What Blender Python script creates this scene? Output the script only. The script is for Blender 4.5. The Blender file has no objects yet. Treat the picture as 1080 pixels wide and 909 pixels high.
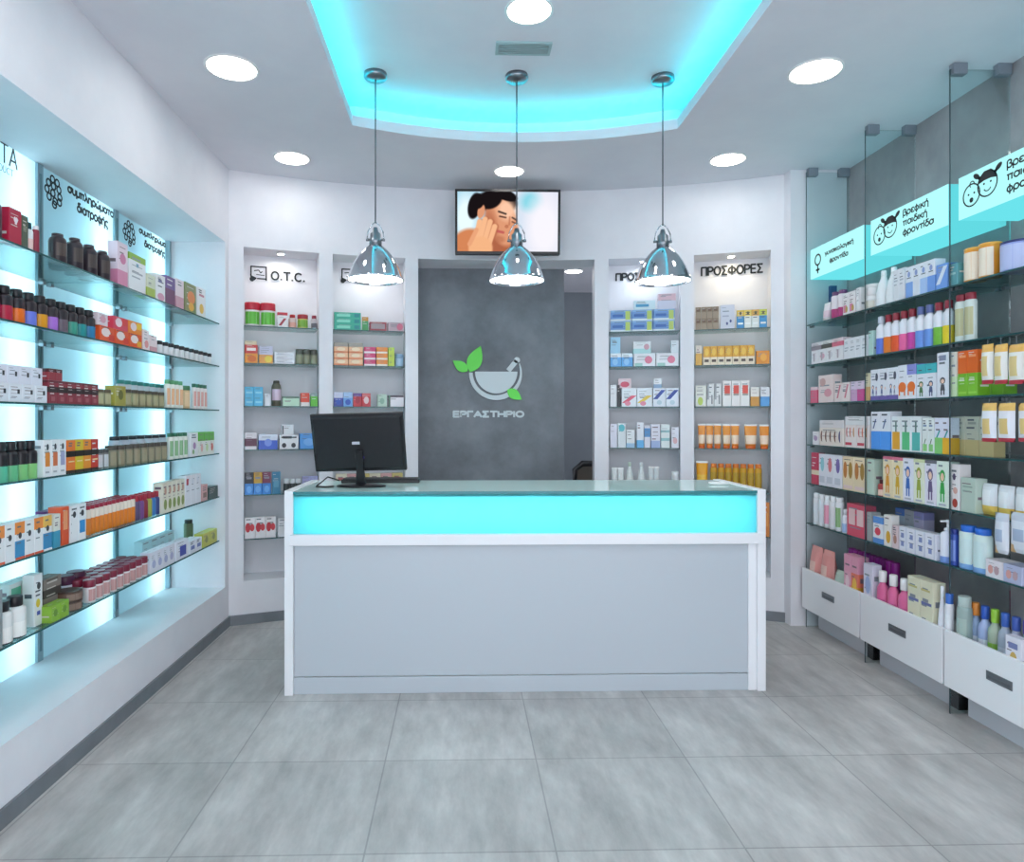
import bpy, math, random
from mathutils import Vector, Matrix
random.seed(7)
S = bpy.context.scene
COL = S.collection
PI = math.pi
# ------------------------------------------------------------------ camera model (1080 x 909 frame)
F, CX, CY, H, YAW = 710.0, 504.4, 442.0, 1.5, math.radians(1.4)
FW = (math.sin(YAW), math.cos(YAW)); RT = (math.cos(YAW), -math.sin(YAW))
def ray(px):                       # plan direction of a photo column
    a = px - CX
    return (FW[0]*F + RT[0]*a, FW[1]*F + RT[1]*a)
def atx(px, py, x):
    r = ray(px); k = x/r[0]
    return Vector((x, r[1]*k, H + (CY-py)*k))
def aty(px, py, y):
    r = ray(px); k = y/r[1]
    return Vector((r[0]*k, y, H + (CY-py)*k))
def atz(px, py, z):
    r = ray(px); k = (z-H)/(CY-py)
    return Vector((r[0]*k, r[1]*k, z))
CEIL, RAISED = 3.31, 3.52
# ------------------------------------------------------------------ materials
def lin(h):
    if not isinstance(h, str): return (h[0], h[1], h[2], 1)
    h = h.lstrip('#'); o = []
    for i in (0, 2, 4):
        c = int(h[i:i+2], 16)/255
        o.append(c/12.92 if c <= .04045 else ((c+.055)/1.055)**2.4)
    return (*o, 1)
_mc = {}
def M(col, rough=.45, metal=0.0, spec=.5):
    k = (col, rough, metal, spec)
    if k in _mc: return _mc[k]
    m = bpy.data.materials.new('paint_' + str(col).strip('#')); m.use_nodes = True
    b = m.node_tree.nodes['Principled BSDF']
    b.inputs['Base Color'].default_value = lin(col); b.inputs['Roughness'].default_value = rough
    b.inputs['Metallic'].default_value = metal; b.inputs['Specular IOR Level'].default_value = spec
    _mc[k] = m; return m
def nodes(name):
    m = bpy.data.materials.new(name); m.use_nodes = True
    nt = m.node_tree; nt.nodes.clear()
    o = nt.nodes.new('ShaderNodeOutputMaterial')
    return m, nt, o
def emit(name, col, strength):
    m, nt, o = nodes(name); e = nt.nodes.new('ShaderNodeEmission')
    e.inputs[0].default_value = lin(col); e.inputs[1].default_value = strength
    nt.links.new(e.outputs[0], o.inputs[0]); return m
def glass(name, tint, refl=1.0):
    m, nt, o = nodes(name); L = nt.links.new
    t = nt.nodes.new('ShaderNodeBsdfTransparent'); t.inputs[0].default_value = lin(tint)
    g = nt.nodes.new('ShaderNodeBsdfGlossy'); g.inputs['Roughness'].default_value = .03
    fr = nt.nodes.new('ShaderNodeFresnel'); fr.inputs[0].default_value = 1.45
    mu = nt.nodes.new('ShaderNodeMath'); mu.operation = 'MULTIPLY'; mu.inputs[1].default_value = refl
    mx = nt.nodes.new('ShaderNodeMixShader')
    L(fr.outputs[0], mu.inputs[0]); L(mu.outputs[0], mx.inputs[0]); L(t.outputs[0], mx.inputs[1]); L(g.outputs[0], mx.inputs[2])
    L(mx.outputs[0], o.inputs[0]); return m
def translucent(name, col, tcol, fac=.5):
    m, nt, o = nodes(name); L = nt.links.new
    d = nt.nodes.new('ShaderNodeBsdfDiffuse'); d.inputs[0].default_value = lin(col)
    t = nt.nodes.new('ShaderNodeBsdfTranslucent'); t.inputs[0].default_value = lin(tcol)
    mx = nt.nodes.new('ShaderNodeMixShader'); mx.inputs[0].default_value = fac
    L(d.outputs[0], mx.inputs[1]); L(t.outputs[0], mx.inputs[2]); L(mx.outputs[0], o.inputs[0]); return m
def noisy(name, c1, c2, scale, rough=.5, detail=6, stretch=(1, 1, 1), bump=.0, spec=.5):
    m, nt, o = nodes(name); L = nt.links.new
    b = nt.nodes.new('ShaderNodeBsdfPrincipled'); b.inputs['Roughness'].default_value = rough
    b.inputs['Specular IOR Level'].default_value = spec
    tc = nt.nodes.new('ShaderNodeTexCoord'); mp = nt.nodes.new('ShaderNodeMapping')
    mp.inputs['Scale'].default_value = stretch
    n = nt.nodes.new('ShaderNodeTexNoise'); n.inputs['Scale'].default_value = scale; n.inputs['Detail'].default_value = detail
    n.inputs['Roughness'].default_value = .62
    r = nt.nodes.new('ShaderNodeValToRGB')
    r.color_ramp.elements[0].position = .32; r.color_ramp.elements[1].position = .7
    r.color_ramp.elements[0].color = lin(c1); r.color_ramp.elements[1].color = lin(c2)
    L(tc.outputs['Object'], mp.inputs[0]); L(mp.outputs[0], n.inputs['Vector']); L(n.outputs['Fac'], r.inputs[0])
    L(r.outputs[0], b.inputs['Base Color']); L(b.outputs[0], o.inputs[0])
    if bump:
        bp = nt.nodes.new('ShaderNodeBump'); bp.inputs['Strength'].default_value = bump
        L(n.outputs['Fac'], bp.inputs['Height']); L(bp.outputs[0], b.inputs['Normal'])
    return m
def floor_material():
    m, nt, o = nodes('concrete_tile'); L = nt.links.new; N = nt.nodes.new
    b = N('ShaderNodeBsdfPrincipled'); b.inputs['Roughness'].default_value = .38
    tc = N('ShaderNodeTexCoord')
    mp = N('ShaderNodeMapping'); mp.inputs['Location'].default_value = (.336, -.425, 0)
    br = N('ShaderNodeTexBrick'); br.offset = 0; br.squash = 1
    br.inputs['Scale'].default_value = 1; br.inputs['Mortar Size'].default_value = .0035; br.inputs['Mortar Smooth'].default_value = .2
    br.inputs['Brick Width'].default_value = .663; br.inputs['Row Height'].default_value = .635
    br.inputs['Color1'].default_value = (.93, .93, .93, 1); br.inputs['Color2'].default_value = (1.06, 1.06, 1.06, 1); br.inputs['Mortar'].default_value = (.66, .66, .67, 1)
    L(tc.outputs['Object'], mp.inputs[0]); L(mp.outputs[0], br.inputs['Vector'])
    def nz(scale, st, lo, hi, c1, c2):
        q = N('ShaderNodeMapping'); q.inputs['Scale'].default_value = st; q.inputs['Rotation'].default_value = (0, 0, .35)
        n = N('ShaderNodeTexNoise'); n.inputs['Scale'].default_value = scale; n.inputs['Detail'].default_value = 9; n.inputs['Roughness'].default_value = .65
        r = N('ShaderNodeValToRGB'); r.color_ramp.elements[0].position = lo; r.color_ramp.elements[1].position = hi
        r.color_ramp.elements[0].color = lin(c1); r.color_ramp.elements[1].color = lin(c2)
        L(tc.outputs['Object'], q.inputs[0]); L(q.outputs[0], n.inputs['Vector']); L(n.outputs['Fac'], r.inputs[0]); return r
    a = nz(2.2, (1.6, .6, 1), .3, .72, '#a4a19e', '#dcd9d6')
    c = nz(7, (2.2, .5, 1), .3, .75, (.8, .8, .81), (1.1, 1.1, 1.09))
    m1 = N('ShaderNodeMixRGB'); m1.blend_type = 'MULTIPLY'; m1.inputs[0].default_value = 1
    m2 = N('ShaderNodeMixRGB'); m2.blend_type = 'MULTIPLY'; m2.inputs[0].default_value = 1
    L(a.outputs[0], m1.inputs[1]); L(c.outputs[0], m1.inputs[2]); L(m1.outputs[0], m2.inputs[1]); L(br.outputs[0], m2.inputs[2])
    L(m2.outputs[0], b.inputs['Base Color']); L(b.outputs[0], o.inputs[0]); return m
WALL = noisy('white_plaster', '#e4e4ea', '#ecebf0', 3, .6)
CEILM = noisy('ceiling_plaster', '#dcdce4', '#e4e4ea', 2, .75)
LAMINATE = M('#f1f2f5', .28)
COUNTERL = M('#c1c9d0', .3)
CONC = noisy('grey_stucco', '#8b888b', '#b0adaf', 2.6, .55, 9, (1, 1, .8), .05)
CONCD = noisy('dark_stucco', '#5f656c', '#858b92', 2.3, .5, 9, (1, 1, 1), .05)
SKIRT = noisy('grey_skirting', '#71767c', '#7f848a', 6, .5)
SHELFGLASS = glass('shelf_glass', '#dff0ef', .8)
EDGE = M('#2f5a5c', .15)
PANEGLASS = glass('pane_glass', '#f6fbfb', .6)
CHROME = M('#c9ced4', .06, 1.0)
STEEL = M('#8f959b', .3, 1.0)
BLACK = M('#14161a', .35)
INK = M('#1c2328', .6)
WHITE = M('#eeeeee', .4)
# ------------------------------------------------------------------ mesh helper
class MB:
    def __init__(s): s.v = []; s.f = []; s.m = []; s.s = []; s.mats = []
    def mi(s, m):
        if m not in s.mats: s.mats.append(m)
        return s.mats.index(m)
    def face(s, pts, m, smooth=False):
        b = len(s.v); s.v += [tuple(p) for p in pts]; s.f.append(tuple(range(b, b+len(pts)))); s.m.append(s.mi(m)); s.s.append(smooth)
    def box(s, x0, x1, y0, y1, z0, z1, m):
        b = len(s.v); i = s.mi(m)
        s.v += [(x, y, z) for z in (z0, z1) for x, y in ((x0, y0), (x1, y0), (x1, y1), (x0, y1))]
        for q in ((3, 2, 1, 0), (4, 5, 6, 7), (0, 1, 5, 4), (1, 2, 6, 5), (2, 3, 7, 6), (3, 0, 4, 7)):
            s.f.append(tuple(b+k for k in q)); s.m.append(i); s.s.append(False)
    def rings(s, rings, mats, smooth=True, cap0=True, cap1=True):      # rings: equal-length point loops; mats: one per span
        n = len(rings[0]); b = len(s.v)
        for r in rings: s.v += [tuple(p) for p in r]
        for k in range(len(rings)-1):
            i = s.mi(mats[k] if isinstance(mats, list) else mats)
            for j in range(n):
                j2 = (j+1) % n
                s.f.append((b+k*n+j, b+k*n+j2, b+(k+1)*n+j2, b+(k+1)*n+j)); s.m.append(i); s.s.append(smooth)
        m0 = mats[0] if isinstance(mats, list) else mats; m1 = mats[-1] if isinstance(mats, list) else mats
        if cap0: s.f.append(tuple(b+j for j in reversed(range(n)))); s.m.append(s.mi(m0)); s.s.append(False)
        if cap1: s.f.append(tuple(b+(len(rings)-1)*n+j for j in range(n))); s.m.append(s.mi(m1)); s.s.append(False)
    def lathe(s, prof, mats, cx=0, cy=0, seg=16, sy=1.0, z0=0, cap0=True, cap1=True, smooth=True):
        rs = [[(cx+r*math.cos(2*PI*j/seg), cy+sy*r*math.sin(2*PI*j/seg), z0+z) for j in range(seg)] for r, z in prof]
        s.rings(rs, mats, smooth, cap0, cap1)
    def tube(s, pts, r, m, seg=8):
        pts = [Vector(p) for p in pts]; rs = []
        up = Vector((0, 0, 1))
        for i, p in enumerate(pts):
            t = (pts[min(i+1, len(pts)-1)] - pts[max(i-1, 0)]).normalized()
            a = t.cross(up)
            if a.length < 1e-3: a = t.cross(Vector((1, 0, 0)))
            a.normalize(); c = t.cross(a)
            rs.append([p + a*r*math.cos(2*PI*j/seg) + c*r*math.sin(2*PI*j/seg) for j in range(seg)])
        s.rings(rs, m)
    def prism(s, poly, z0, z1, m, smooth=False):                      # polygon in plan, counter-clockwise
        s.rings([[(x, y, z0) for x, y in poly], [(x, y, z1) for x, y in poly]], m, smooth)
    def mesh(s, name):
        me = bpy.data.meshes.new(name); me.from_pydata(s.v, [], s.f)
        for m in s.mats: me.materials.append(m)
        me.polygons.foreach_set('material_index', s.m); me.polygons.foreach_set('use_smooth', s.s)
        me.update(); return me
    def build(s, name, parent=None, loc=None, bevel=0):
        import bmesh
        me = s.mesh(name); bm = bmesh.new(); bm.from_mesh(me)
        bmesh.ops.recalc_face_normals(bm, faces=bm.faces); bm.to_mesh(me); bm.free()
        o = bpy.data.objects.new(name, me); COL.objects.link(o)
        if parent is not None: o.parent = parent
        if loc is not None: o.location = loc
        if bevel:
            b = o.modifiers.new('bevel', 'BEVEL'); b.width = bevel; b.segments = 2; b.limit_method = 'ANGLE'
        return o
def tag(o, label=None, cat=None, group=None, kind=None):
    if label: o['label'] = label
    if cat: o['category'] = cat
    if group: o['group'] = group
    if kind: o['kind'] = kind
    return o
def struct(o): o['kind'] = 'structure'; return o
def empty(name, loc=(0, 0, 0), rz=0, label=None, cat=None, group=None):
    o = bpy.data.objects.new(name, None); COL.objects.link(o); o.empty_display_size = .05
    o.location = loc; o.rotation_euler = (0, 0, rz); return tag(o, label, cat, group)
def place(name, me, mat, parent, origin, u, v, n):                  # a flat mesh onto the plane origin + x*u + y*v
    me.materials.clear(); me.materials.append(mat)
    o = bpy.data.objects.new(name, me); COL.objects.link(o)
    u, v, n = Vector(u).normalized(), Vector(v).normalized(), Vector(n).normalized()
    o.matrix_world = Matrix(((u.x, v.x, n.x, origin[0]), (u.y, v.y, n.y, origin[1]), (u.z, v.z, n.z, origin[2]), (0, 0, 0, 1)))
    if parent is not None:
        o.parent = parent
        o.matrix_parent_inverse = Matrix.LocRotScale(parent.location, parent.rotation_euler, None).inverted()
    return o
class Flat(MB):                                                       # thin cut-out graphics in x,y, raised t along z
    t = .0008
    def poly(s, pts, m=INK, t=None): 
        t = t or s.t; s.rings([[(x, y, 0) for x, y in pts], [(x, y, t) for x, y in pts]], m, False)
    def disc(s, cx, cy, rx, ry=None, m=INK, rot=0, n=20, t=None):
        ry = ry or rx; c, d = math.cos(rot), math.sin(rot)
        s.poly([(cx+rx*math.cos(a)*c-ry*math.sin(a)*d, cy+rx*math.cos(a)*d+ry*math.sin(a)*c) for a in [2*PI*k/n for k in range(n)]], m, t)
    def arc(s, cx, cy, r, w, a0=0, a1=2*PI, m=INK, n=24, w1=None):
        for k in range(n):
            p, q = a0+(a1-a0)*k/n, a0+(a1-a0)*(k+1)/n
            wp = w if w1 is None else w+(w1-w)*k/n; wq = w if w1 is None else w+(w1-w)*(k+1)/n
            s.poly([(cx+(r-wp/2)*math.cos(p), cy+(r-wp/2)*math.sin(p)), (cx+(r+wp/2)*math.cos(p), cy+(r+wp/2)*math.sin(p)),
                    (cx+(r+wq/2)*math.cos(q), cy+(r+wq/2)*math.sin(q)), (cx+(r-wq/2)*math.cos(q), cy+(r-wq/2)*math.sin(q))], m)
    def line(s, x0, y0, x1, y1, w, m=INK):
        d = Vector((x1-x0, y1-y0)).normalized()*w/2
        s.poly([(x0+d.y, y0-d.x), (x1+d.y, y1-d.x), (x1-d.y, y1+d.x), (x0-d.y, y0+d.x)], m)
# letters drawn as strokes: l = line, a = elliptic arc (degrees); x-height 1, capitals 1.4
GLYPH = {
 'α': (1.05, 'a .4 .5 .4 .5 0 360', 'l .82 1 .82 .12'), 'β': (.95, 'l 0 -.4 0 1.1', 'a .33 1.08 .33 .33 180 -80', 'a .36 .38 .38 .38 90 -180'),
 'γ': (.95, 'l 0 1 .38 .02', 'l .8 1 .3 -.4'), 'δ': (.98, 'a .4 .45 .4 .45 0 360', 'l .62 .84 .2 1.22', 'l .2 1.22 .3 1.4', 'l .3 1.4 .7 1.4'),
 'ε': (.85, 'a .38 .74 .34 .26 40 270', 'a .38 .25 .37 .25 90 320'), 'η': (.95, 'l 0 1 0 0', 'a .36 .62 .36 .38 180 0', 'l .72 .62 .72 -.4'),
 'ή': (.95, 'l 0 1 0 0', 'a .36 .62 .36 .38 180 0', 'l .72 .62 .72 -.4', 'l .36 1.18 .48 1.45'), 'ι': (.38, 'l .05 1 .05 .05'), 'ί': (.38, 'l .05 1 .05 .05', 'l .05 1.18 .17 1.45'),
 'κ': (.88, 'l 0 0 0 1', 'l 0 .42 .6 1', 'l .2 .6 .66 0'), 'λ': (.95, 'l .02 1.4 .16 1.4', 'l .16 1.4 .76 0', 'l .42 .8 0 0'), 'μ': (.98, 'l 0 1 0 -.4', 'a .36 .38 .36 .38 180 360', 'l .72 1 .72 0'),
 'ν': (.95, 'l 0 1 .38 0', 'l .38 0 .76 1'), 'ο': (1.02, 'a .4 .5 .4 .5 0 360'), 'π': (1.05, 'l -.05 .97 .85 .97', 'l .14 .97 .14 0', 'l .68 .97 .68 0'),
 'ρ': (1.02, 'l 0 -.4 0 .5', 'a .4 .5 .4 .5 0 360'), 'σ': (1.1, 'a .4 .48 .4 .48 0 360', 'l .4 .96 .96 .96'), 'ς': (.85, 'a .4 .52 .4 .48 50 270', 'l .4 .04 .62 -.1', 'l .62 -.1 .5 -.4'),
 'τ': (.85, 'l 0 .97 .7 .97', 'l .35 .97 .35 0'), 'υ': (.95, 'l 0 1 0 .38', 'a .36 .38 .36 .38 180 360', 'l .72 .38 .72 1'), 'φ': (1.08, 'a .42 .5 .42 .5 0 360', 'l .42 -.4 .42 1.35'),
 'ώ': (1.2, 'a .23 .42 .23 .42 120 360', 'a .69 .42 .23 .42 180 420', 'l .44 1.18 .56 1.45'),
 'Π': (1.22, 'l 0 0 0 1.4', 'l 0 1.4 .9 1.4', 'l .9 1.4 .9 0'), 'Ρ': (1.12, 'l 0 0 0 1.4', 'l 0 1.4 .45 1.4', 'a .45 1.03 .4 .37 90 -90', 'l .45 .66 0 .66'),
 'Ο': (1.4, 'a .55 .7 .55 .7 0 360'), 'Σ': (1.18, 'l .86 1.4 0 1.4', 'l 0 1.4 .5 .72', 'l .5 .72 0 0', 'l 0 0 .88 0'), 'Φ': (1.5, 'a .6 .7 .6 .46 0 360', 'l .6 -.02 .6 1.42'),
 'Ε': (1.1, 'l 0 0 0 1.4', 'l 0 1.4 .8 1.4', 'l 0 .72 .72 .72', 'l 0 0 .82 0'), 'Γ': (.98, 'l 0 0 0 1.4', 'l 0 1.4 .75 1.4'), 'Α': (1.34, 'l 0 0 .55 1.4', 'l .55 1.4 1.1 0', 'l .2 .45 .9 .45'),
 'Τ': (1.24, 'l 0 1.4 1 1.4', 'l .5 1.4 .5 0'), 'Η': (1.28, 'l 0 0 0 1.4', 'l .95 0 .95 1.4', 'l 0 .7 .95 .7'), 'Ι': (.4, 'l .05 0 .05 1.4'), '.': (.5, 'l .02 .08 .2 .08'),
 'C': (1.35, 'a .62 .7 .58 .7 48 312'), 'D': (1.35, 'l 0 0 0 1.4', 'l 0 1.4 .35 1.4', 'a .35 .7 .65 .7 90 -90', 'l .35 0 0 0'), 'U': (1.25, 'l 0 1.4 0 .45', 'a .45 .45 .45 .45 180 360', 'l .9 .45 .9 1.4')}
GLYPH['O'] = GLYPH['Ο']; GLYPH['T'] = GLYPH['Τ']; GLYPH['A'] = GLYPH['Α']
def fit_text(body, width, height, bold=0, align='LEFT', ext=.0008):    # strokes scaled to a given width and overall height
    segs, x = [], 0.0
    for ch in body:
        g = GLYPH[ch]
        for st in g[1:]:
            q = st.split(); v = [float(t) for t in q[1:]]
            if q[0] == 'l': segs.append(((x+v[0], v[1]), (x+v[2], v[3])))
            else:
                n = max(4, int(abs(v[5]-v[4])/24)); P = [(x+v[0]+v[2]*math.cos(math.radians(v[4]+(v[5]-v[4])*k/n)), v[1]+v[3]*math.sin(math.radians(v[4]+(v[5]-v[4])*k/n))) for k in range(n+1)]
                segs += list(zip(P[:-1], P[1:]))
        x += g[0]
    X = [p[0] for s_ in segs for p in s_]; Y = [p[1] for s_ in segs for p in s_]
    sw = bold or height*.085
    sx = (width-sw)/(max(X)-min(X)); sy = (height-sw)/(max(Y)-min(Y)); f = Flat(); f.t = ext
    for i_, ((a, b), (c, d)) in enumerate(segs):
        f.t = ext*(1+.03*(i_ % 9)); a, c = (a-min(X))*sx+sw/2, (c-min(X))*sx+sw/2; b, d = (b-min(Y))*sy+sw/2, (d-min(Y))*sy+sw/2
        l = math.hypot(c-a, d-b); e_ = sw*.22/max(l, 1e-5)
        f.line(a-(c-a)*e_, b-(d-b)*e_, c+(c-a)*e_, d+(d-b)*e_, sw)
    return f.mesh('lettering')
# ================================================================== ROOM
Y0 = -1.0                                                              # the shop front lies behind the camera
AC, AR = (.345, .206), 5.14                                            # plan centre and radius of the curved back wall
def on_arc(px, R=AR):                                                  # bearing (from +Y) where a photo column meets the curved wall
    r = Vector(ray(px)).normalized(); c = Vector(AC); b = r.dot(c); d = math.sqrt(b*b - c.length_squared + R*R)
    p = r*(b+d) - c
    return math.atan2(p.x, p.y)
def arcp(phi, R): return (AC[0]+R*math.sin(phi), AC[1]+R*math.cos(phi))
floor = MB(); floor.box(-2.2, 2.95, Y0, 7.0, -.06, 0, floor_material()); struct(floor.build('floor'))
# ceiling: a dropped white board with a long opening whose far edge is curved, and a raised panel above
OX0, OX1, OYF = -.675, 1.345, .6
def back_edge(x):
    t = (x-(OX0+OX1)/2)/((OX1-OX0)/2); return 4.165+.225*(1-t*t)
cb = MB(); CT = CEIL+.065
cb.box(-2.2, OX0, Y0, 5.6, CEIL, CT, CEILM); cb.box(OX1, 2.95, Y0, 5.6, CEIL, CT, CEILM); cb.box(OX0, OX1, Y0, OYF, CEIL, CT, CEILM)
NB = 24
for k in range(NB):
    xa, xb = OX0+(OX1-OX0)*k/NB, OX0+(OX1-OX0)*(k+1)/NB
    cb.prism([(xa, back_edge(xa)), (xb, back_edge(xb)), (xb, 5.6), (xa, 5.6)], CEIL, CT, CEILM)
struct(cb.build('ceiling'))
rc = MB(); rc.box(OX0-.3, OX1+.3, OYF-.3, 4.75, RAISED, RAISED+.04, CEILM)
rc.box(OX0-.24, OX0-.2, OYF-.3, 4.7, CT, RAISED, CEILM); rc.box(OX1+.2, OX1+.24, OYF-.3, 4.7, CT, RAISED, CEILM)
rc.box(OX0-.24, OX1+.24, OYF-.24, OYF-.2, CT, RAISED, CEILM)
for k in range(NB):
    xa, xb = OX0-.22+(OX1-OX0+.44)*k/NB, OX0-.22+(OX1-OX0+.44)*(k+1)/NB
    ya, yb = back_edge(max(OX0, min(OX1, xa)))+.2, back_edge(max(OX0, min(OX1, xb)))+.2
    rc.prism([(xa, ya), (xb, yb), (xb, yb+.04), (xa, ya+.04)], CT, RAISED, CEILM)
struct(rc.build('ceiling_recess'))
CYAN = emit('cyan_led', (.0, .62, .71), 17)
g = 'cyan light strips hidden in the ceiling cove'
st = MB(); st.box(OX0-.085, OX0-.055, OYF, 4.15, CT, CT+.012, CYAN); tag(st.build('cove_light_strip'), 'cyan light strip tucked along left side of the ceiling cove', 'light strip', g)
st = MB(); st.box(OX1+.055, OX1+.085, OYF, 4.15, CT, CT+.012, CYAN); tag(st.build('cove_light_strip'), 'cyan light strip tucked along right side of the ceiling cove', 'light strip', g)
st = MB()
for k in range(NB):
    xa, xb = OX0+(OX1-OX0)*k/NB, OX0+(OX1-OX0)*(k+1)/NB
    ya, yb = back_edge(xa)+.055, back_edge(xb)+.055
    st.prism([(xa, ya), (xb, yb), (xb, yb+.03), (xa, ya+.03)], CT, CT+.012, CYAN)
tag(st.build('cove_light_strip'), 'curved cyan light strip along the far side of the ceiling cove', 'light strip', g)
# left wall with a deep lit shelving recess
LX, LB, LE, LZ0, LZ1 = -1.69, -2.10, 4.85, .30, 2.765
w = MB(); w.box(-2.3, LX, Y0, LE, LZ1, CEIL, WALL); struct(w.build('wall_left'))
w = MB(); w.box(-2.3, LX, Y0, LE, 0, LZ0, WALL); struct(w.build('wall_left_ledge'))
w = MB(); w.box(-2.3, LX, LE, 5.3, 0, CEIL, WALL); struct(w.build('wall_left_end'))
w = MB(); w.box(-2.3, LX, Y0, 1.86, LZ0, LZ1, WALL); struct(w.build('wall_left_front'))
w = MB(); w.box(-2.3, LB-.1, 1.86, LE, LZ0, LZ1, M('#f4f6f6', .8)); struct(w.build('wall_left_recess'))
b = MB(); b.box(LX, LX+.012, Y0, 4.95, 0, .072, SKIRT); struct(b.build('baseboard_left'))
# right wall and end pilaster
w = MB(); w.box(2.80, 2.95, Y0, 5.2, 0, CEIL, CONC); struct(w.build('wall_right'))
w = MB(); w.box(2.385, 2.80, 4.83, 5.3, 0, CEIL, WALL); struct(w.build('wall_pilaster'))
# curved back wall, with niches and the doorway cut out between angular spans
NICHE = {}
for key, a, c in (('n1', 257, 336.5), ('n2', 351, 427.5), ('door', 441, 627), ('n3', 642, 717.5), ('n4', 732, 813)):
    NICHE[key] = (on_arc(a), on_arc(c))
NZ0, NZ1, ND = .315, 2.762, .25
w = MB()
def span(p0, p1, r0, r1, z0, z1, n=1):
    for k in range(n):
        a, c = p0+(p1-p0)*k/n, p0+(p1-p0)*(k+1)/n
        w.prism([arcp(a, r0), arcp(c, r0), arcp(c, r1), arcp(a, r1)], z0, z1, WALL, False)
pl = -math.asin((AC[0]-LX+.02)/AR); pr = math.asin((2.40-AC[0])/AR)
cuts = [pl] + [x for k in ('n1', 'n2', 'door', 'n3', 'n4') for x in NICHE[k]] + [pr]
for k in range(0, len(cuts), 2): span(cuts[k], cuts[k+1], AR, AR+ND+.05, 0, CEIL, 3)
for k in ('n1', 'n2', 'n3', 'n4'):
    a, c = NICHE[k]
    span(a, c, AR, AR+ND+.05, 0, NZ0, 6); span(a, c, AR, AR+ND+.05, NZ1, CEIL, 6); span(a, c, AR+ND, AR+ND+.05, NZ0, NZ1, 6)
a, c = NICHE['door']; span(a, c, AR, AR+ND+.05, NZ1, CEIL, 12)
wb = w.build('wall_back'); struct(wb)
b = MB()
for a, c in ((pl, NICHE['door'][0]), (NICHE['door'][1], pr)):
    for k in range(8):
        p, q = a+(c-a)*k/8, a+(c-a)*(k+1)/8
        b.prism([arcp(p, AR-.012), arcp(q, AR-.012), arcp(q, AR), arcp(p, AR)], 0, .072, SKIRT)
struct(b.build('baseboard_back'))
# room behind the doorway
w = MB(); w.box(-1.15, .862, 5.66, 5.76, 0, 2.765, CONCD); struct(w.build('wall_partition'))
w = MB(); w.box(-1.3, 2.0, 6.7, 6.8, 0, 2.9, noisy('pale_stucco', '#8a9299', '#9aa2a8', 2, .6)); w.box(1.75, 1.85, 5.6, 6.7, 0, 2.9, WALL); struct(w.build('wall_rear'))
w = MB(); w.box(-1.2, 1.85, 5.62, 6.75, 2.765, 2.85, CEILM); struct(w.build('ceiling_rear'))
# ================================================================== LIGHTS
LAMP = emit('warm_white_lamp', (1, .98, .95), 17.5)
def downlight(x, y, z, d, label, group):
    e = empty('ceiling_light', (x, y, z), 0, label, 'ceiling light', group)
    r = d/2
    m = MB(); m.lathe([(r+.012, 0), (r+.012, -.004), (r, -.006), (r-.004, -.002), (r-.004, 0)], WHITE, seg=32, cap0=False, cap1=False); m.build('trim_ring', e)
    m = MB(); m.lathe([(r-.004, -.003), (r-.03, -.0045)], LAMP, seg=32, cap0=False, cap1=True); m.lathe([(r-.004, -.003), (r-.004, 0)], LAMP, seg=32, cap0=False, cap1=True); m.build('diffuser', e)
    return e
g = 'round recessed lights in the white ceiling'
downlight(-1.185, 3.50, CEIL, .25, 'large round recessed light in ceiling, nearer one above left shelves', g)
downlight(1.84, 3.46, CEIL, .25, 'large round recessed light in ceiling, nearer one above right shelves', g)
downlight(-1.178, 4.70, CEIL, .23, 'round recessed light in ceiling before the O.T.C. niche', g)
downlight(1.855, 4.65, CEIL, .23, 'round recessed light in ceiling before the rightmost niche', g)
downlight(.346, 4.91, CEIL, .21, 'round recessed light in ceiling just before the wall screen', g)
for x, s in ((-1.18, 'left'), (1.85, 'right')):  # extra lamps out of view, added to light the room
    downlight(x, 2.2, CEIL, .25, f'added unseen recessed light in ceiling near the camera, {s} side', g)
    downlight(x, .9, CEIL, .25, f'added unseen recessed light in ceiling beside the camera, {s} side', g)
p = atz(558, 11, RAISED); downlight(p.x, p.y, RAISED, .22, 'round light in the cyan raised ceiling beyond the vent', g)
downlight(p.x, 1.6, RAISED, .22, 'added unseen round light in the raised ceiling near the camera', g)  # also out of view, added for more light
p = atz(605, 286, 2.765); downlight(p.x, p.y, 2.765, .15, 'small round ceiling light in the room behind the doorway', 'lights of the back room')
# supply vent in the raised ceiling
p = atz(552, 50, RAISED); e = empty('ceiling_vent', (p.x, p.y, RAISED), 0, 'small rectangular louvred vent in the cyan raised ceiling', 'vent')
VM = M('#9fb4b6', .5)
m = MB(); 
for a in ((-.15, .15, -.06, -.045), (-.15, .15, .045, .06), (-.15, -.135, -.045, .045), (.135, .15, -.045, .045)): m.box(*a, -.012, 0, VM)
m.build('frame', e)
for k in range(5):
    m = MB(); y = -.036+k*.018; m.box(-.135, .135, y-.003, y+.003, -.010, -.002, VM); m.build('slat', e)
m = MB(); m.box(-.135, .135, -.045, .045, -.002, 0, M('#49585c', .8)); m.build('backing', e)
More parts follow.
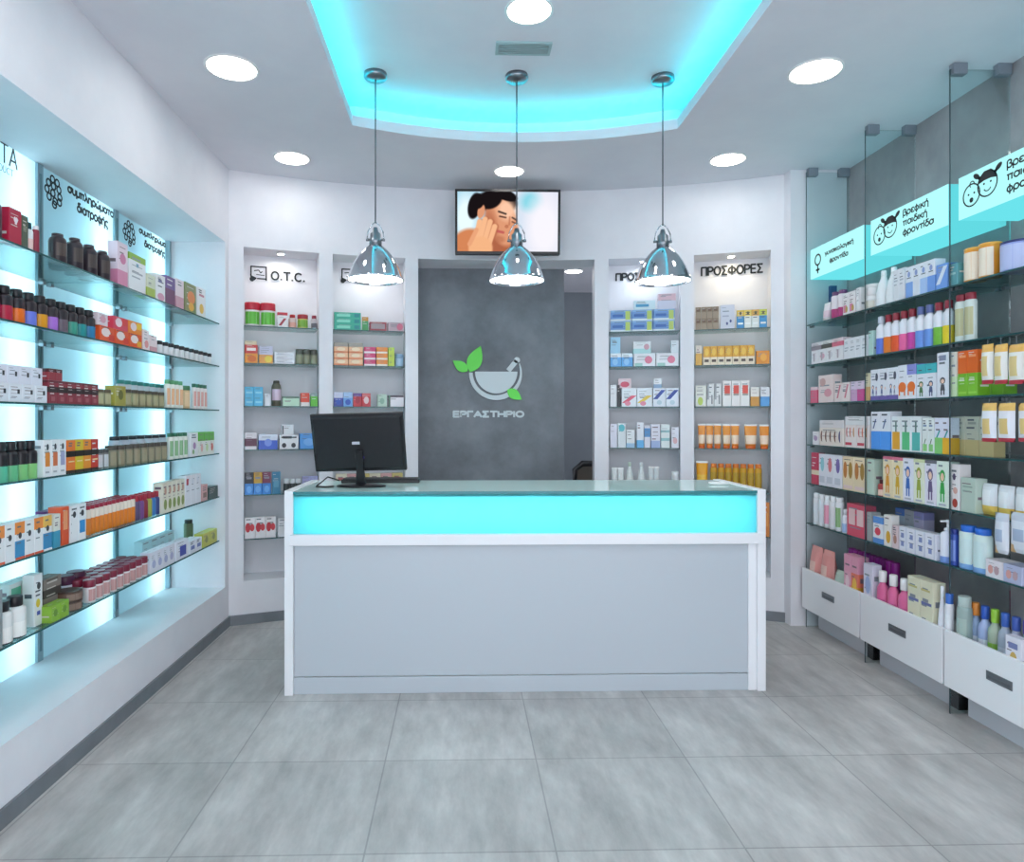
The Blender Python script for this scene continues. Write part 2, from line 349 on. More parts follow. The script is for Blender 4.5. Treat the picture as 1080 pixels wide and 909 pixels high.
# ------------------------------------------------------------------ pendants
BULB = emit('pendant_diffuser', (1, .99, .97), 9)
def pendant(px, pyc, label):
    p = atz(px, pyc, RAISED); Y = 3.95; x = p.x*Y/p.y
    e = empty('pendant_lamp', (x, Y, 2.31), 0, label, 'pendant lamp', 'chrome pendant lamps above the counter')
    zt = RAISED-2.31
    m = MB(); m.lathe([(.066, zt), (.068, zt-.022), (.060, zt-.032), (.012, zt-.036)], STEEL, seg=28); m.build('canopy', e)
    m = MB(); m.tube([(0, 0, zt-.03), (0, 0, .335)], .0042, M('#5a6066', .4), 8); m.build('cord', e)
    m = MB()
    prof = [(.163, 0), (.164, .006), (.158, .02), (.150, .045), (.137, .078), (.120, .112), (.098, .146), (.072, .176), (.048, .197), (.036, .206)]
    m.lathe(prof, CHROME, seg=48, cap0=False, cap1=True); sh = m.build('lamp_shade', e)
    so = sh.modifiers.new('thick', 'SOLIDIFY'); so.thickness = .002; so.offset = -1
    m = MB(); m.lathe([(.036, .204), (.036, .24), (.031, .245), (.031, .272), (.018, .285), (.012, .31)], STEEL, seg=24); m.build('lamp_socket', e)
    m = MB()
    for sgn in (-1, 1):
        m.tube([(sgn*.04, 0, .232), (sgn*.048, 0, .25), (sgn*.044, 0, .285), (sgn*.022, 0, .325), (0, 0, .342)], .0036, CHROME, 6)
        m.lathe([(.011, -.006), (.011, .006)], STEEL, sgn*.045, 0, 12, 1, .238)
    m.build('yoke', e)
    m = MB(); m.lathe([(.154, .014), (.10, .012), (.05, .0115)], BULB, seg=40, cap0=False, cap1=True); m.lathe([(.154, .014), (.153, .018)], BULB, seg=40, cap0=False); m.build('diffuser', e)
pendant(396, 80, 'chrome bell pendant lamp hanging over the monitor')
pendant(545, 82, 'chrome bell pendant lamp hanging in front of the wall screen')
pendant(699, 84, 'chrome bell pendant lamp hanging over the right part of the counter')
# ================================================================== LEFT RECESS: backlit panels, uprights, shelves
DIV = [1.91, 2.65, 3.39, 4.13, 4.85]
BACKLIT = translucent('backlit_acrylic', '#c6e0ea', '#d8f1f6', .5)
TUBE = emit('white_led_tube', (1, 1, 1), 105)
UPR = M('#8aa6b2', .4)
pos_words = ['cut off leftmost', 'nearest', 'middle', 'farthest']
for k in range(4):
    y0, y1 = DIV[k]+.022, DIV[k+1]-(.022 if k < 3 else 0)
    m = MB(); m.box(LB-.004, LB, y0, y1, LZ0, LZ1, BACKLIT)
    tag(m.build('backlit_panel'), f'{pos_words[k]} pale cyan backlit panel behind the left wall shelves', 'light panel', 'backlit panels of the left wall')
    m = MB(); m.box(LB-.09, LB-.07, DIV[k+1]-.165, DIV[k+1]-.105, LZ0+.03, LZ1-.03, TUBE)
    tag(m.build('light_strip'), f'white light strip glowing through the {pos_words[k]} panel of left wall', 'light strip', 'light strips of the left wall')
for k in range(1, 4):
    m = MB(); m.box(LB-.09, LB+.012, DIV[k]-.022, DIV[k]+.022, LZ0, LZ1, UPR); m.box(LB+.012, LB+.016, DIV[k]-.006, DIV[k]+.006, LZ0+.05, LZ1-.05, M('#5f848d', .4))
    struct(m.build(f'trim_{k}'))
m = MB(); m.box(LB, LB+.03, LE-.03, LE, LZ0, LZ1, UPR); struct(m.build('trim_4'))
ORD = ['top', 'second', 'third', 'fourth', 'fifth', 'bottom']
LSH = [2.183, 1.880, 1.567, 1.258, .950, .636]
def glass_slab(name, w, d, t, label, group, loc, rz, clips=()):
    # local: x along the front edge, y back from it, top face at z = 0
    e = empty(name, loc, rz, label, 'glass shelf', group)
    m = MB(); m.box(0, w, .002, d, -t, 0, SHELFGLASS); m.build('pane', e)
    m = MB(); m.box(0, w, 0, .002, -t, 0, EDGE); tag(m.build('edge', e), 'dark green polished glass edge')
    for cx, cy in clips:
        m = MB(); m.box(cx-.012, cx+.012, cy-.012, cy+.012, -t-.014, -t, STEEL); m.build('support', e)
    return e
for si, z in enumerate(LSH):
    for k in range(4):
        y0, y1 = DIV[k]+.002, DIV[k+1]-.002
        glass_slab('glass_shelf', y1-y0, .352, .008, f'{ORD[si]} glass shelf in the {pos_words[k]} bay of the left wall', 'glass shelves of the left wall',
                   (-1.73, y0, z), PI/2, ((.03, .33), (y1-y0-.03, .33)))
# ================================================================== RIGHT WALL: glass partitions, shelves, drawers, light boxes
RX, RW = 2.485, 2.80
GP = [4.80, 4.09, 3.37, 2.65]
gw = ['farthest', 'middle', 'nearest', 'outermost']
for k, y in enumerate(GP):
    e = empty('glass_partition', (RX, y, 0), 0, f'{gw[k]} tall clear glass partition standing between bays of right wall', 'glass partition', 'glass partitions of the right wall')
    m = MB(); m.box(.002, RW-RX-.002, -.004, .004, .0, CEIL-.03, PANEGLASS); m.build('pane', e)
    m = MB(); m.box(0, .002, -.004, .004, .0, CEIL-.03, M('#3c4f55', .2)); m.build('edge', e)
    for x in (.045, RW-RX-.04):
        m = MB(); m.box(x-.036, x+.036, -.02, .02, CEIL-.058, CEIL, M('#8b919b', .35, .3)); m.build('clamp', e, bevel=.004)
RSH = [2.178, 1.889, 1.614, 1.319, 1.041, .755]
bw = ['far', 'middle', 'near']
for si, z in enumerate(RSH):
    for k in range(3):
        y1, y0 = GP[k]-.006, GP[k+1]+.006
        glass_slab('glass_shelf', y1-y0, .305, .008, f'{ORD[si]} glass shelf in the {bw[k]} bay of the right wall', 'glass shelves of the right wall',
                   (RX+.003, y1, z), -PI/2, ((.014, .03), (.014, .27), (y1-y0-.014, .03), (y1-y0-.014, .27)))
GREY = M('#7d8288', .35, .6)
for k in range(3):
    y1, y0 = GP[k]-.008, GP[k+1]+.008; W = y1-y0
    e = empty('drawer', (2.45, (y0+y1)/2, .148), -PI/2, f'white open drawer full of goods in the {bw[k]} bay of right wall', 'drawer', 'white drawers along the right wall')
    m = MB(); m.box(-W/2, W/2, 0, .018, 0, .286, LAMINATE); m.build('front_panel', e, bevel=.002)
    m = MB(); m.box(-W/2, -W/2+.012, .018, .32, .012, .20, LAMINATE); m.box(W/2-.012, W/2, .018, .32, .012, .20, LAMINATE)
    m.box(-W/2, W/2, .018, .34, 0, .012, LAMINATE); m.box(-W/2, W/2, .328, .34, .012, .22, LAMINATE); m.box(-W/2+.012, W/2-.012, .018, .328, .012, .112, M('#d5d8de', .5)); m.build('tray', e)
    m = MB(); m.box(-.075, .075, -.004, 0, .140, .182, GREY)
    h = m.build('handle', e, bevel=.002); tag(h, 'grey metal recessed pull')
    m = MB(); m.box(-.062, .062, -.006, -.004, .150, .163, M('#5d6268', .4)); m.build('finger_slot', h)
    pe = empty('plinth_board', (2.56, (y0+y1)/2, 0), -PI/2, f'low white plinth board beneath the {bw[k]} drawer of right wall', 'plinth', 'plinth boards beneath the drawers')
    m = MB(); m.box(-W/2+.02, W/2-.10, 0, .016, .0, .13, M('#c9ccd2', .5)); m.build('board', pe)
    m = MB(); m.box(W/2-.09, W/2-.03, .0, .06, 0, .147, BLACK); m.build('foot', pe)
# light boxes with black pictograms above the shelves
SIGNF = emit('sign_face', (.42, .92, .93), .95); SIGNB = emit('sign_side', (.15, .77, .84), .85)
def kids(f, x, y, s):
    f.arc(x, y, .052*s, .007*s); f.disc(x-.018*s, y+.006*s, .005*s); f.disc(x+.018*s, y+.006*s, .005*s); f.disc(x, y-.024*s, .012*s); f.arc(x+.004*s, y+.05*s, .014*s, .005*s, 0, PI*1.3, n=10)
    a, b = x+.098*s, y+.022*s
    f.arc(a, b, .058*s, .007*s); f.disc(a-.02*s, b+.004*s, .005*s); f.disc(a+.02*s, b+.004*s, .005*s); f.arc(a, b-.012*s, .022*s, .005*s, PI*1.15, PI*1.85, n=8)
    f.poly([(a-.057*s, b+.012*s), (a-.02*s, b+.02*s), (a+.02*s, b+.02*s), (a+.057*s, b+.012*s), (a+.05*s, b+.04*s), (a+.02*s, b+.062*s), (a-.02*s, b+.062*s), (a-.05*s, b+.04*s)])
    for q in (-1, 1): f.disc(a+q*.066*s, b+.055*s, .022*s, .012*s, rot=q*.6); f.disc(a+q*.05*s, b+.042*s, .008*s)
def womans_sign(f, x, y, s):
    f.arc(x, y+.02*s, .036*s, .012*s); f.line(x, y-.016*s, x, y-.075*s, .014*s); f.line(x-.024*s, y-.05*s, x+.024*s, y-.05*s, .013*s)
SIGNS = [('far', 4.75, 4.115, womans_sign, ['γυναικολογική', 'φροντίδα'], 'glowing cyan light box with a woman symbol, farthest above right shelves'),
         ('middle', 4.04, 3.39, kids, ['βρεφική', 'παιδική', 'φροντίδα'], 'glowing cyan light box with two child faces, middle one above right shelves'),
         ('near', 3.315, 2.68, kids, ['βρεφική', 'παιδική', 'φροντίδα'], 'glowing cyan light box with two child faces, nearest one above right shelves')]
for nm, ya, yb, icon, lines, lab in SIGNS:
    L = ya-yb
    e = empty('light_box_sign', (RX+.005, ya, 2.495), -PI/2, lab, 'sign', 'light boxes above the right shelves')
    m = MB(); m.box(0, L, .003, RW-RX-.01, 0, .21, SIGNB); m.build('housing', e)
    m = MB(); m.box(0, L, 0, .003, 0, .21, SIGNF); m.build('face', e)
    f = Flat(); icon(f, .10 if icon is womans_sign else .085, .10, 1.02 if icon is kids else 1.0)
    o = f.build('pictogram'); place('pictogram', o.data, INK, e, (RX+.005, ya, 2.495), (0, -1, 0), (0, 0, 1), (-1, 0, 0)); bpy.data.objects.remove(o)
    n = len(lines); hh = .052 if n == 3 else .045
    for i, t in enumerate(lines):
        wd = {'γυναικολογική': .34, 'φροντίδα': .25 if n == 3 else .22, 'βρεφική': .21, 'παιδική': .20}[t]
        x0 = .298 if n == 3 else (.19 if i == 0 else .25)
        zz = (.137 - i*.055) if n == 3 else (.115 - i*.062)
        place('lettering', fit_text(t, wd, hh, .0072), INK, e, (RX+.0048, ya-x0, 2.495+zz), (0, -1, 0), (0, 0, 1), (-1, 0, 0))
# ------------------------------------------------------------------ niche frames, shelves, spots, lettering
NF = {}
nname = {'n1': 'O.T.C. niche', 'n2': 'niche behind the monitor', 'n3': 'niche right of the doorway', 'n4': 'rightmost niche'}
NSH = [2.190, 1.915, 1.598, 1.275, .943, .618]
spotcol = {'n1': (1, .97, .9), 'n2': (1, .97, .92), 'n3': (.85, .95, 1), 'n4': (1, .86, .58)}
for k in ('n1', 'n2', 'n3', 'n4'):
    a, c = NICHE[k]; phi = (a+c)/2; half = AR*math.tan((c-a)/2)
    P0 = Vector(arcp(phi, AR+.012)); u = Vector((math.cos(phi), -math.sin(phi))); d = Vector((math.sin(phi), math.cos(phi)))
    NF[k] = (P0, u, d, phi, half)
    for si, z in enumerate(NSH):
        o = P0 - u*(half-.003)
        glass_slab('glass_shelf', 2*half-.006, .228, .008, f'{ORD[si]} glass shelf in the {nname[k]}', 'glass shelves of the back wall niches', (o.x, o.y, z), -phi)
    q = P0 + d*.10
    e = empty('niche_spotlight', (q.x, q.y, NZ1), -phi, f'tiny recessed spotlight in the top of the {nname[k]}', 'spotlight', 'spotlights of the niches')
    m = MB(); m.lathe([(.034, 0), (.034, -.006), (.026, -.009), (.024, -.004)], WHITE, seg=20, cap0=False, cap1=False); m.build('bezel', e)
    m = MB(); m.lathe([(.026, -.0035), (.012, -.006)], emit('spot_'+k, spotcol[k], 170), seg=20, cap0=False); m.build('lens', e)
def niche_at(k, px, py, back):                                         # a point on the plane `back` behind the niche front
    P0, u, d, phi, half = NF[k]; r = Vector(ray(px)); o = P0 + d*back
    t = o.dot(d)/r.dot(d); q = r*t
    return Vector((q.x, q.y, H+(CY-py)*t))
def niche_sign(k, body, px0, px1, py_top, py_bot, label, icon=None, bold=.0135):
    P0, u, d, phi, half = NF[k]; back = ND-.024
    A = niche_at(k, px0, py_bot, back); B = niche_at(k, px1, py_bot, back); T = niche_at(k, px0, py_top, back)
    U, V, N = (u.x, u.y, 0), (0, 0, 1), (-d.x, -d.y, 0)
    e = empty('wall_lettering', A, -phi, label, 'lettering')
    if body: place('letters', fit_text(body, (B-A).length, (T-A).z, bold), INK, e, A, U, V, N)
    if icon:
        A = niche_at(k, icon[0], icon[3], back); B = niche_at(k, icon[1], icon[3], back); T = niche_at(k, icon[0], icon[2], back)
        w_, h_ = (B-A).length, (T-A).z
        f = Flat(); t = .010
        for q in ((0, h_-t/2, w_, h_-t/2), (t/2, 0, t/2, h_), (w_-t/2, 0, w_-t/2, h_), (w_*.4, h_*.12, w_, h_*.12)): f.line(*q, t)
        f.line(w_*.22, h_*.66, w_*.5, h_*.72, t*.7); f.line(w_*.5, h_*.72, w_*.62, h_*.52, t*.7); f.line(w_*.62, h_*.52, w_*.72, h_*.64, t*.7); f.line(w_*.35, h_*.4, w_*.85, h_*.36, t*.6)
        f.disc(w_*.10, h_*.06, w_*.14, h_*.17); f.poly([(-w_*.02, h_*.42), (w_*.1, h_*.30), (w_*.4, h_*.16), (w_*.25, h_*-.02), (w_*.02, h_*.1)])
        o = f.build('pictogram'); place('pictogram', o.data, INK, e, A, U, V, N); bpy.data.objects.remove(o)
niche_sign('n1', 'O.T.C.', 285.5, 322, 285.5, 295.5, 'black O.T.C. lettering with screen pictogram on the back of leftmost niche', (264, 281.5, 280, 295))
niche_sign('n2', 'O.T.C.', 379, 412, 287, 298, 'black lettering and screen pictogram partly hidden behind the pendant lamp', (360, 375, 283, 297))
niche_sign('n3', 'ΠΡΟΣΦΟΡΕΣ', 649, 710, 288, 297, 'black offers lettering partly hidden behind the rightmost pendant lamp')
niche_sign('n4', 'ΠΡΟΣΦΟΡΕΣ', 739, 805, 281.5, 292, 'black offers lettering fully readable in the rightmost niche')
# lettering on the left backlit panels
def panel_sign(px_icon, icon_y, rows, label):
    X = LB+.001; a = atx(px_icon[0], icon_y[1], X)
    e = empty('panel_lettering', a, PI/2, label, 'lettering', 'prints on the backlit panels')
    U, V, N = (0, 1, 0), (0, 0, 1), (1, 0, 0)
    b_ = atx(px_icon[1], icon_y[1], X); t_ = atx(px_icon[0], icon_y[0], X); w_ = b_.y-a.y; h_ = t_.z-a.z
    f = Flat(); r = .20
    for cx, cy in ((.42, .88), (.66, .84), (.22, .70), (.47, .66), (.75, .64), (.14, .46), (.44, .42), (.80, .40), (.25, .24), (.55, .18), (.78, .22), (.52, .06)):
        f.arc(cx*w_, cy*h_, r*min(w_, h_*.8)*.72, .0095, n=14)
    o = f.build('pictogram'); place('pictogram', o.data, INK, e, a, U, V, N); bpy.data.objects.remove(o)
    for t, p0, y0_, p1, hpx in rows:
        A = atx(p0, y0_, X); B = atx(p1, y0_, X)
        hm = hpx*(A.x*FW[0]+A.y*FW[1])/F
        place('letters', fit_text(t, B.y-A.y, hm, .0115), INK, e, A, U, V, N)
panel_sign((46.5, 67), (180, 212), (('συμπληρώματα', 71, 205, 120, 13), ('διατροφής', 81, 226, 114, 14)), 'berry pictogram with supplements lettering on the middle backlit panel')
panel_sign((129, 144), (229, 254), (('συμπληρώματα', 146.5, 247, 179.5, 9), ('διατροφής', 152, 262, 174, 10)), 'smaller looking berry pictogram with supplements lettering on farthest backlit panel')
X = LB+.0003; A = atx(-6, 174, X); B = atx(19, 174, X)
e = empty('panel_lettering', A, PI/2, 'thin black letters ending in TA on the backlit panel at left edge', 'lettering', 'prints on the backlit panels')
place('letters', fit_text('TA', atx(18.5, 174, X).y-atx(0, 174, X).y, .095, .009), INK, e, atx(0, 170, X), (0, 1, 0), (0, 0, 1), (1, 0, 0))
place('small_letters', fit_text('DUCT', atx(14, 174, X).y-atx(-1, 174, X).y, .032, .003), M('#49606a'), e, atx(-1, 179, X), (0, 1, 0), (0, 0, 1), (1, 0, 0))
# ================================================================== WALL SCREEN
import colorsys
def screen_colour(u, v):
    def mix(a, b, t): return tuple(a[i]+(b[i]-a[i])*t for i in range(3))
    def ell(cx, cy, rx, ry, rot=0, soft=.18):
        x, y = (u-cx)*1.64, v-cy; c, s = math.cos(rot), math.sin(rot)
        x, y = (x*c+y*s)/(rx*1.64), (-x*s+y*c)/ry; d = math.sqrt(x*x+y*y)
        return max(0, min(1, (1-d)/soft+.5))
    def cap(x0, y0, x1, y1, r):
        ax, ay, bx, by, px, py = x0*1.64, y0, x1*1.64, y1, u*1.64, v
        t = max(0, min(1, ((px-ax)*(bx-ax)+(py-ay)*(by-ay))/((bx-ax)**2+(by-ay)**2))); d = math.hypot(px-ax-t*(bx-ax), py-ay-t*(by-ay))
        return max(0, min(1, (r-d)/.02+.5))
    c = mix((.62, .80, .88), (.86, .87, .92), min(1, u*1.3))
    c = mix(c, (.88, .95, .97), ell(.08, .45, .10, .4, 0, .8)); c = mix(c, (.45, .80, .86), .8*ell(.73, .16, .10, .16, 0, .9)); c = mix(c, (.93, .92, .95), ell(.86, .6, .16, .5, 0, .8))
    sk, skd, skl, hair = (.84, .58, .44), (.66, .38, .27), (.96, .78, .66), (.09, .07, .08)
    c = mix(c, (.80, .50, .33), ell(.13, .98, .20, .36)); c = mix(c, (.66, .38, .26), ell(.36, 1.0, .22, .3))
    c = mix(c, hair, ell(.17, .24, .065, .22, .2)); c = mix(c, hair, ell(.39, .17, .20, .19, .12))
    c = mix(c, skd, ell(.36, .80, .12, .3, .2)); c = mix(c, sk, ell(.44, .49, .15, .43, -.30)); c = mix(c, skl, .85*ell(.49, .30, .09, .17, -.3, .8)); c = mix(c, skd, .6*ell(.33, .55, .06, .3, -.2, .8))
    c = mix(c, hair, ell(.33, .13, .12, .15, -.5)); c = mix(c, hair, ell(.47, .05, .13, .09, .35)); c = mix(c, sk, ell(.235, .33, .035, .12, .2)); c = mix(c, hair, ell(.205, .16, .06, .13, .2))
    c = mix(c, hair, .9*cap(.41, .33, .48, .37, .014)); c = mix(c, (.22, .12, .10), .9*cap(.42, .41, .48, .43, .012)); c = mix(c, hair, .8*cap(.545, .43, .585, .47, .012)); c = mix(c, (.25, .14, .12), .8*cap(.545, .50, .575, .525, .010))
    c = mix(c, skd, .6*cap(.52, .42, .515, .55, .012)); c = mix(c, skd, .6*ell(.49, .58, .02, .03)); c = mix(c, (.72, .34, .33), .9*cap(.40, .66, .455, .68, .022)); c = mix(c, skd, .5*ell(.42, .80, .05, .06, 0, .8))
    for i, (x0, y0, x1, y1) in enumerate(((.16, .98, .22, .50), (.20, .96, .275, .46), (.245, .97, .325, .50), (.29, 1.0, .37, .58))):
        c = mix(c, skd, .55*cap(x0+.012, y0, x1+.012, y1, .05)); c = mix(c, (.93, .70, .53), cap(x0, y0, x1, y1, .042))
    c = mix(c, (.92, .68, .50), ell(.23, .95, .12, .2)); c = mix(c, (.88, .62, .46), cap(.12, .88, .19, .64, .035))
    return c
TW, TH, TD = .80, .485, .06
e = empty('wall_screen', (.349, 5.12, 2.755), 0, 'black framed wall screen showing a woman touching her cheek', 'screen')
e.rotation_euler = (math.radians(4), 0, 0)
m = MB(); m.box(-TW/2, TW/2, .004, TD, 0, TH, BLACK); m.build('housing', e, bevel=.004)
m = MB(); bz = .018
for a in ((-TW/2, TW/2, 0, .004, 0, bz+.004), (-TW/2, TW/2, 0, .004, TH-bz, TH), (-TW/2, -TW/2+bz, 0, .004, bz+.004, TH-bz), (TW/2-bz, TW/2, 0, .004, bz+.004, TH-bz)): m.box(*a, M('#1d1a1c', .3))
m.build('bezel', e)
m = MB(); m.box(-.12, .12, TD, .19, .16, .34, BLACK); m.build('wall_bracket', e)
GX, GY = 180, 110
vs, fs = [], []
for j in range(GY+1):
    for i in range(GX+1): vs.append((-TW/2+bz+(TW-2*bz)*i/GX, .0025, bz+.004+(TH-2*bz-.004)*(1-j/GY)))
for j in range(GY):
    for i in range(GX): a_ = j*(GX+1)+i; fs.append((a_+GX+1, a_+GX+2, a_+1, a_))
me = bpy.data.meshes.new('display'); me.from_pydata(vs, [], fs)
at = me.color_attributes.new('picture', 'FLOAT_COLOR', 'POINT')
for j in range(GY+1):
    for i in range(GX+1):
        c = screen_colour(i/GX, j/GY); at.data[j*(GX+1)+i].color = tuple((x/12.92 if x <= .04045 else ((x+.055)/1.055)**2.4) for x in c) + (1,)
mt, nt, o_ = nodes('screen_picture'); em = nt.nodes.new('ShaderNodeEmission'); an = nt.nodes.new('ShaderNodeAttribute'); an.attribute_name = 'picture'
em.inputs[1].default_value = .95; nt.links.new(an.outputs['Color'], em.inputs[0]); nt.links.new(em.outputs[0], o_.inputs[0])
me.materials.append(mt); o = bpy.data.objects.new('display', me); COL.objects.link(o); o.parent = e
# ================================================================== WALL LOGO on the dark partition
YP = 5.66
def lp(px, py): q = aty(px, py, YP); return (q.x, q.z)
GRN = M('#5fdc46', .4); SIL = M('#c8d4d8', .35)
e = empty('wall_logo', (aty(515, 440, YP).x, YP, aty(515, 440, YP).z), 0, 'mortar and pestle logo with green leaves above silver Greek lettering on dark wall', 'logo')
bx, bz_ = e.location.x, e.location.z
def part(name, fn, mat, t=.02):
    f = Flat(); f.t = t; fn(f)
    o = f.build(name); o2 = place(name, o.data, mat, e, (0, YP-.0005, 0), (1, 0, 0), (0, 0, 1), (0, -1, 0)); bpy.data.objects.remove(o)
    return o2
k_ = YP/F
def bowl(f):
    (x0, z0), (x1, z1) = lp(501, 392), lp(545.5, 392); c = ((x0+x1)/2, z0); r = (x1-x0)/2
    f.poly([(c[0]-r*math.cos(PI*i/20), c[1]-r*1.03*math.sin(PI*i/20)) for i in range(21)])
part('bowl', bowl, SIL)
def ring(f):
    x0, z0 = lp(523, 393); r = 26.4*k_
    f.arc(x0, z0, r, .030, PI*1.0, PI*1.62, n=22, w1=.042); f.arc(x0, z0, r, .042, PI*1.62, PI*2.12, n=20, w1=.008)
part('ring', ring, SIL)
part('pestle', lambda f: (f.line(*lp(536, 391), *lp(544.5, 380.5), .042), f.disc(*lp(545, 380), .026)), SIL, .018)
def leaf(p0, p1, w_):
    def fn(f):
        (x0, z0), (x1, z1) = lp(*p0), lp(*p1); d = Vector((x1-x0, z1-z0)); L = d.length; d.normalize(); n_ = Vector((-d.y, d.x)); pts = []
        for i in range(11): t = i/10; q = Vector((x0, z0))+d*L*t + n_*w_*math.sin(PI*t**.8); pts.append((q.x, q.y))
        for i in range(9, 0, -1): t = i/10; q = Vector((x0, z0))+d*L*t - n_*w_*math.sin(PI*t**.8); pts.append((q.x, q.y))
        f.poly(pts)
    return fn
part('leaf', leaf((495.5, 392.5), (507, 365), .062), GRN, .026); part('leaf', leaf((493.5, 391.5), (477.5, 380.5), .042), GRN, .023); part('leaf', leaf((535, 411), (550, 421.5), .042), GRN, .026)
A = aty(477.5, 440.5, YP); B = aty(553, 440.5, YP)
place('lettering', fit_text('ΕΡΓΑΣΤΗΡΙΟ', B.x-A.x, 7.6*k_, .0165, 'LEFT', .008), SIL, e, (A.x, YP-.0005, A.z), (1, 0, 0), (0, 0, 1), (0, -1, 0))
# ================================================================== COUNTER
CX0, CX1, CY0, CY1, CZ = -.962, 1.677, 3.672, 4.335, 1.112
e = empty('service_counter', ((CX0+CX1)/2, CY0, 0), 0, 'long white shop counter with glowing cyan front strip and glass top', 'counter')
def cpart(name, boxes, mat, bevel=.003):
    m = MB()
    for (x0, x1, y0, y1, z0, z1) in boxes: m.box(x0-e.location.x, x1-e.location.x, y0-CY0, y1-CY0, z0, z1, mat)
    return m.build(name, e, bevel=bevel)
T = .047
cpart('side_panel', [(CX0, CX0+T, CY0, CY1, 0, CZ)], LAMINATE); cpart('side_panel', [(CX1-T, CX1, CY0, CY1, 0, CZ)], LAMINATE)
cpart('front_panel', [(CX0+T, CX1-T-.0, CY0+.028, CY0+.046, .093, .815)], COUNTERL)
cpart('corner_post', [(CX1-T-.045, CX1-T, CY0+.014, CY0+.028, 0, .815)], LAMINATE)
cpart('plinth', [(CX0+T, CX1-T-.045, CY0+.018, CY0+.034, 0, .090)], COUNTERL)
cpart('ledge', [(CX0+.03, CX1-.012, CY0-.014, CY0+.09, .815, .874)], LAMINATE)
cpart('inner_box', [(CX0+T, CX1-T, CY0+.20, CY0+.215, .874, 1.088), (CX0+T, CX1-T, CY0+.02, CY1-.01, 1.076, 1.092), (CX0+T, CX1-T, CY1-.03, CY1-.012, .1, 1.076)], LAMINATE, 0)
CYP = translucent('cyan_acrylic', (.16, .60, .64), (.38, .90, .95), .55)
cpart('light_panel', [(CX0+T, CX1-T, CY0+.016, CY0+.020, .874, 1.090)], CYP, 0)
m = MB(); m.tube([(CX0+T+.06-e.location.x, .115, .985), (CX1-T-.06-e.location.x, .115, .985)], .014, emit('counter_tube', (.85, .98, 1), 14), 10); m.build('light_tube', e)
TOPG = M('#c8e6e2', .04, 0, .6)
cpart('glass_top', [(CX0+T, CX1-T, CY0+.004, CY1, 1.092, 1.106)], TOPG, .001)
cpart('glass_edge', [(CX0+T, CX1-T, CY0+.002, CY0+.004, 1.092, 1.106)], M('#2b7f86', .2), 0)
TOPZ = 1.106
# monitor seen from behind
q = atz(381, 513, TOPZ)
e = empty('monitor', (q.x, q.y, TOPZ), math.radians(-7), 'black computer monitor seen from behind on the counter', 'monitor')
DARK = M('#101319', .4)
mo = MB()
cw, z0_, z1_ = .545, .088, .425
mo.box(-cw/2, cw/2, .02, .045, z0_, z1_+.008, DARK); o = mo.build('screen_housing', e, bevel=.004)
o.rotation_euler = (math.radians(13), math.radians(-1.5), 0)
m = MB(); m.rings([[(-.265, .02, .10), (.265, .02, .10), (.265, .02, .415), (-.265, .02, .415)], [(-.255, .012, .11), (.255, .012, .11), (.255, .012, .405), (-.255, .012, .405)]], DARK, False); b_ = m.build('back_cover', o)
m = MB(); m.box(-.035, .01, .010, .0119, .252, .268, M('#c7c9d4', .4)); tag(m.build('white_sticker', b_), 'white sticker'); m = MB(); m.box(.0, .03, .010, .0119, .166, .180, M('#55409a', .4)); tag(m.build('violet_sticker', b_), 'violet sticker')
m = MB(); m.rings([[(-.03, -.015, .01), (.03, -.015, .01), (.03, .01, .01), (-.03, .01, .01)], [(-.022, -.03, .1), (.022, -.03, .1), (.022, -.012, .1), (-.022, -.012, .1)], [(-.022, -.062, .21), (.022, -.062, .21), (.022, -.03, .21), (-.022, -.03, .21)]], DARK, False); m.build('stand', e, bevel=.003)
m = MB(); m.lathe([(.145, 0), (.145, .006), (.13, .011), (.04, .014)], DARK, seg=32, sy=.62); m.build('base', e)
# keyboard tray edge and cables behind it
q = atz(405, 509, TOPZ)
e = empty('keyboard', (q.x-.05, 4.22, TOPZ), 0, 'black keyboard lying behind the monitor on the counter', 'keyboard')
m = MB(); m.box(-.21, .27, -.06, .07, 0, .022, BLACK); kb = m.build('case', e, bevel=.004)
for r_ in range(4):
    m = MB(); m.box(-.2, .26, -.05+r_*.028, -.028+r_*.028, .022, .027, M('#2a2c30', .5)); m.build('key_row', e)
m = MB(); q = atz(340, 513, TOPZ); 
m.tube([(q.x+.09, q.y+.05, TOPZ+.03), (q.x+.03, q.y+.01, TOPZ+.055), (q.x-.01, q.y-.02, TOPZ+.02), (q.x-.03, q.y-.03, TOPZ+.004), (q.x+.03, q.y-.06, TOPZ+.004), (q.x+.07, q.y-.02, TOPZ+.004)], .004, BLACK)
tag(m.build('power_cable'), 'thin black cable looping onto the counter beside the monitor', 'cable')
q = atz(758, 511, TOPZ)
e = empty('card_tray', (q.x, q.y, TOPZ), 0, 'small white tray lying on the right end of the counter', 'tray')
m = MB(); m.lathe([(.05, 0), (.058, .004), (.06, .014), (.054, .014), (.048, .006)], WHITE, seg=24, sy=.8); m.build('dish', e)
m = MB(); m.lathe([(.046, .006), (.046, .0075)], M('#d7dde0', .3), seg=24, sy=.8); m.build('mat', e)
